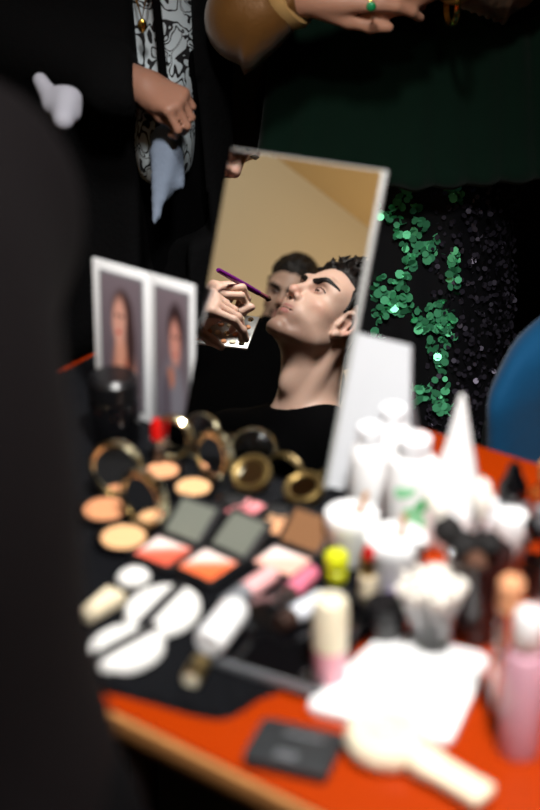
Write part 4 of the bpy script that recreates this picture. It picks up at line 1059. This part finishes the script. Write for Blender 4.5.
# ---- brushes in a smoked cup
cu = put(474, 632, TZ); t = thing('brush_cup', cu, 'dark smoked translucent cup holding makeup brushes', 'cup')
G().lathe([(0, 0), (.022, 0), (.024, .003), (.028, .080), (.0262, .080), (.0225, .005), (0, .004)], n=44).obj('cup_body', 'smoked glass', t)
specs = [((434, 500), .115, 'white bristle', 'fluffy round brush with pale bristles, far left in the smoked cup', .008), ((446, 525), .095, 'black bristle', 'black round brush left in the smoked cup', .013),
         ((462, 540), .085, 'black bristle', 'short black brush at the front of the smoked cup', .014), ((482, 492), .120, 'white bristle', 'tall pale powder brush rising behind the smoked cup', .010),
         ((490, 540), .085, 'black bristle', 'black brush right in the smoked cup', .012), ((452, 556), .078, 'silver', None, .006), ((476, 560), .078, 'bristle', 'brown bristled brush low in the smoked cup', .010)]
for (px, py), zt, m_, lb, rr in specs:
    d_ = ray(px, py); tt = (TZ + zt - CAM[2]) / d_[2]; hd = CAM + d_ * tt
    k = unit(hd - (cu + np.array([0, 0, .006]))); b0 = cu + np.array([0, 0, .007]) + np.array([k[0], k[1], 0]) * .06
    off = np.array([k[0], k[1], 0]); b0 = cu + np.array([0, 0, .008]) - off * .010
    lab = lb or 'thin spatula-like silver brush in the smoked cup'
    br_ = thing('makeup_brush', b0, lab, 'brush', 'brushes in the smoked cup'); D = hd - b0; Lb = float(np.linalg.norm(D)); D = D / Lb
    G().tube([(0, 0, 0), D * Lb * .4, D * Lb * .70], [.0022, .0030, .0028], n=10).obj('handle', 'black gloss', br_)
    G().tube([D * Lb * .70, D * Lb * .80], [.0032, .0045], n=12).obj('ferrule', 'silver', br_)
    G().lathe([(0, 0), (.0045, 0), (rr * .8, Lb * .08), (rr, Lb * .15), (rr * .85, Lb * .21), (rr * .5, Lb * .28), (0, Lb * .31)], D * Lb * .80, D, n=20).obj('bristles', m_, br_)
# ---- dropper bottle, other bottles at the right
t = thing('dropper_bottle', put(508, 548, TZ), 'grey and white bottle with a black pointed dropper cap, right of the cone', 'bottle')
G().lathe([(0, 0), (.0165, 0), (.018, .003), (.018, .030), (0, .030)], n=36).obj('bottle_body', 'white plastic', t)
G().lathe([(0, .030), (.0178, .030), (.0160, .046), (.0130, .054), (0, .054)], n=36).obj('shoulder', 'grey label', t)
G().lathe([(0, .054), (.0135, .054), (.0140, .060), (.0125, .068), (.0080, .076), (.0060, .084), (.004, .088), (0, .089)], n=32).obj('cap', 'black gloss', t)
t = thing('white_tube', put(507, 566, TZ), 'stubby white tube with a flared top, in front of the dropper bottle', 'tube')
G().lathe([(0, 0), (.007, 0), (.009, .004), (.015, .036), (.0165, .050), (.015, .054), (0, .054)], n=32).obj('tube', 'white plastic', t); G().lathe([(0, 0), (.0078, 0), (.0084, .006), (0, .006)]).obj('cap', 'black gloss', t)
t = thing('white_tube', put(482, 560, TZ), 'small white pointed tube standing right against the white cone', 'tube')
G().lathe([(0, 0), (.006, 0), (.010, .02), (.0125, .05), (.011, .062), (0, .063)], n=32).obj('tube', 'white matte', t); G().lathe([(0, 0), (.0068, 0), (.0082, .008), (0, .008)]).obj('cap', 'walnut', t)
t = thing('amber_bottle', put(545, 520, TZ), 'orange-brown bottle at the right picture edge behind the others', 'bottle')
G().lathe([(0, 0), (.016, 0), (.017, .003), (.017, .030), (.008, .040), (.008, .046), (0, .046)], n=32).obj('bottle_body', 'amber' if mat('amber', (190, 96, 40), .1, trans=.6) else '', t); G().lathe([(0, .046), (.010, .046), (.010, .060), (0, .060)]).obj('cap', 'wood stick', t)
t = thing('clear_bottle', put(538, 592, TZ), 'clear grey bottle with a black collar at the right picture edge', 'bottle')
G().lathe([(0, 0), (.015, 0), (.017, .003), (.017, .052), (.010, .062), (0, .062)], n=36).obj('bottle_body', 'glass', t)
G().lathe([(0, .004), (.0145, .004), (.0145, .034), (0, .034)], n=32).obj('liquid', 'pearl panel', t)
G().lathe([(.008, .060), (.016, .060), (.017, .068), (.010, .070), (.008, .060)], n=32).obj('collar', 'black gloss', t); G().lathe([(0, .062), (.009, .062), (.009, .084), (0, .085)], n=28).obj('cap', 'grey label', t)
t = thing('clear_tube', put(500, 722, TZ), 'tall thin clear tube with a peach cap, beside the pink spray bottle', 'bottle')
G().lathe([(0, 0), (.008, 0), (.009, .003), (.009, .110), (.0078, .110), (.0078, .004), (0, .004)], n=28).obj('tube', 'glass', t); G().lathe([(0, .104), (.0095, .104), (.0095, .126), (.006, .130), (0, .130)], n=28).obj('cap', 'peach', t)
# ---- pink spray bottle
t = thing('spray_bottle', put(518, 750, TZ), 'slim clear spray bottle of pink liquid with a white cap, at the right', 'bottle')
r = .0162; h = .092
G().lathe([(0, 0), (r * .92, 0), (r, .004), (r, h - .012), (r * .82, h - .003), (.008, h), (0, h)], n=44).obj('bottle_body', 'pink clear', t)
G().lathe([(0, .006), (r - .0022, .006), (r - .0022, .058), (0, .058)], n=40).obj('liquid', 'pink liquid', t)
G().lathe([(0, h), (.0095, h), (.0115, h + .003), (.0115, h + .026), (.009, h + .031), (0, h + .032)], n=36).obj('cap', 'white plastic', t)
G().tube([(0, 0, .008), (.001, 0, h)], .0013).obj('dip_tube', 'pearl panel', t)
t = thing('spray_bottle', put(548, 700, TZ), 'second pink spray bottle cut by the right picture edge', 'bottle')
G().lathe([(0, 0), (r * .92, 0), (r, .004), (r, h - .012), (r * .82, h - .003), (.008, h), (0, h)], n=44).obj('bottle_body', 'pink clear', t)
G().lathe([(0, h), (.0095, h), (.0115, h + .003), (.0115, h + .022), (.009, h + .025), (0, h + .026)], n=36).obj('cap', 'grey label', t)
# ---- cotton buds in a glass
cbp = put(432, 650, TZ); t = thing('glass_cup', cbp, 'small clear glass cup filled with cotton buds', 'glass')
G().lathe([(0, 0), (.0155, 0), (.0165, .002), (.0200, .044), (.0188, .044), (.0150, .004), (0, .003)], n=44).obj('cup_body', 'glass', t)
root = None; rs = np.random.RandomState(4)
for i in range(60):
    a = i * 2.39996; q = math.sqrt((i + .5) / 60); d0 = np.array([math.cos(a), math.sin(a), 0])
    base = cbp + d0 * q * .0115 + np.array([0, 0, .006 + .002 * rs.rand()]); D = unit(np.array([0, 0, 1.0]) + d0 * (.06 + .24 * q * q) + rs.normal(size=3) * .03)
    if root is None:
        root = thing('cotton_bud', (0, 0, 0), 'white cotton bud bunched with the others in the clear glass cup', 'cotton bud', 'cotton buds in the glass cup')
        G().tube([(0, 0, 0), (0, 0, .056)], .0012, n=8).obj('stick', 'white plastic', root)
        for z_, s_ in ((.056, 1), (.004, 1)): G().lathe([(0, -.007), (.0022, -.005), (.0034, 0), (.0030, .005), (0, .0075)], (0, 0, z_), n=12).obj('cotton_tip', 'white bristle', root)
        o = root
    else: o = dup(root, (0, 0, 0))
    o.location = tuple(base); o.rotation_euler = Vector(D).to_track_quat('Z', 'Y').to_euler()
# ---- white card, black flat compact, cream hand fan
P4 = [onz(*q) for q in ((303, 714), (450, 751), (491, 662), (385, 639))]
# front-left, front-right, back-right, back-left
cc = sum(P4) / 4; poly = []
for i in range(4):
    a0, a1, a2 = P4[i - 1][:2], P4[i][:2], P4[(i + 1) % 4][:2]; u1, u2 = (a0 - a1) / np.linalg.norm(a0 - a1), (a2 - a1) / np.linalg.norm(a2 - a1)
    for k in range(6):
        s_ = k / 5; q1, q2 = a1 + u1 * .010, a1 + u2 * .010; poly.append(tuple((1 - s_) ** 2 * q1 + 2 * s_ * (1 - s_) * a1 + s_ ** 2 * q2 - cc[:2]))
t = thing('white_tile', (cc[0], cc[1], TZ), 'blank white rounded rectangular mixing tile lying on the red table', 'tile')
G().prism(poly, .0005, .0085, bev=.0022).obj('tile_body', 'white plastic', t)
G().prism([(x * .82, y * .82) for x, y in poly], 0, .001).obj('foot_pad', 'grey label', t)
P4 = [onz(*q, TZ + .009) for q in ((241, 757), (325, 776), (346, 735), (264, 717))]
cc = sum(P4) / 4; ux = unit((P4[1] - P4[0]) + (P4[2] - P4[3])); w_ = np.linalg.norm(P4[1] - P4[0]); h_ = np.linalg.norm(P4[2] - P4[1])
t = thing('flat_compact', (cc[0], cc[1], TZ), 'flat matte black rectangular compact lying near the front edge of the table', 'compact', rz=math.atan2(ux[1], ux[0]))
G().prism(rpoly(w_, h_, .004), 0, .0045, bev=.001).obj('base', 'black matte', t); G().prism(rpoly(w_, h_, .004), .0048, .0095, bev=.0012).obj('lid', 'dark card' if mat('dark card', (40, 42, 44), .5) else '', t)
g = G()
for x_, y_, l_ in ((.004, .012, .030), (-.006, -.010, .007), (.003, -.010, .007), (-.002, -.015, .016)): g.box((x_, y_, .0097), (l_, .0022, .0004))
g.obj('print', 'grey label', t, smooth=False)
a_, b_c = onz(385, 752, TZ), onz(476, 806, TZ); d = b_c - a_; Lf = float(np.linalg.norm(d))
t = thing('hand_fan', a_, 'cream-coloured round-headed handheld device with a thick straight handle, at the front edge', 'hand fan', rz=math.atan2(d[1], d[0]))
G().lathe([(0, .001), (.024, .001), (.029, .004), (.031, .010), (.030, .017), (.026, .022), (.020, .023), (.019, .0215), (0, .0215)], n=56).obj('head', 'ivory', t)
for k in range(3): G().lathe([(.0045 + .005 * k, .0218), (.0057 + .005 * k, .0234), (.0069 + .005 * k, .0218)], n=36).obj('grille_ring', 'cream', t)
v, f = sdf_mesh([bxp((.030 + Lf * .38, 0, .0115), (Lf * .36, .0115, .006), None, .01), cap((.022, 0, .0115), (.040, 0, .0115), .009, .009, .012)], .003); v[:, 2] = np.maximum(v[:, 2], .0005)
raw_mesh('handle', v, f, 'ivory', t)
G().lathe([(0, 0), (.005, 0), (.0045, .0012), (0, .0014)], (.055, 0, .0176), n=20).obj('button', 'cream', t)
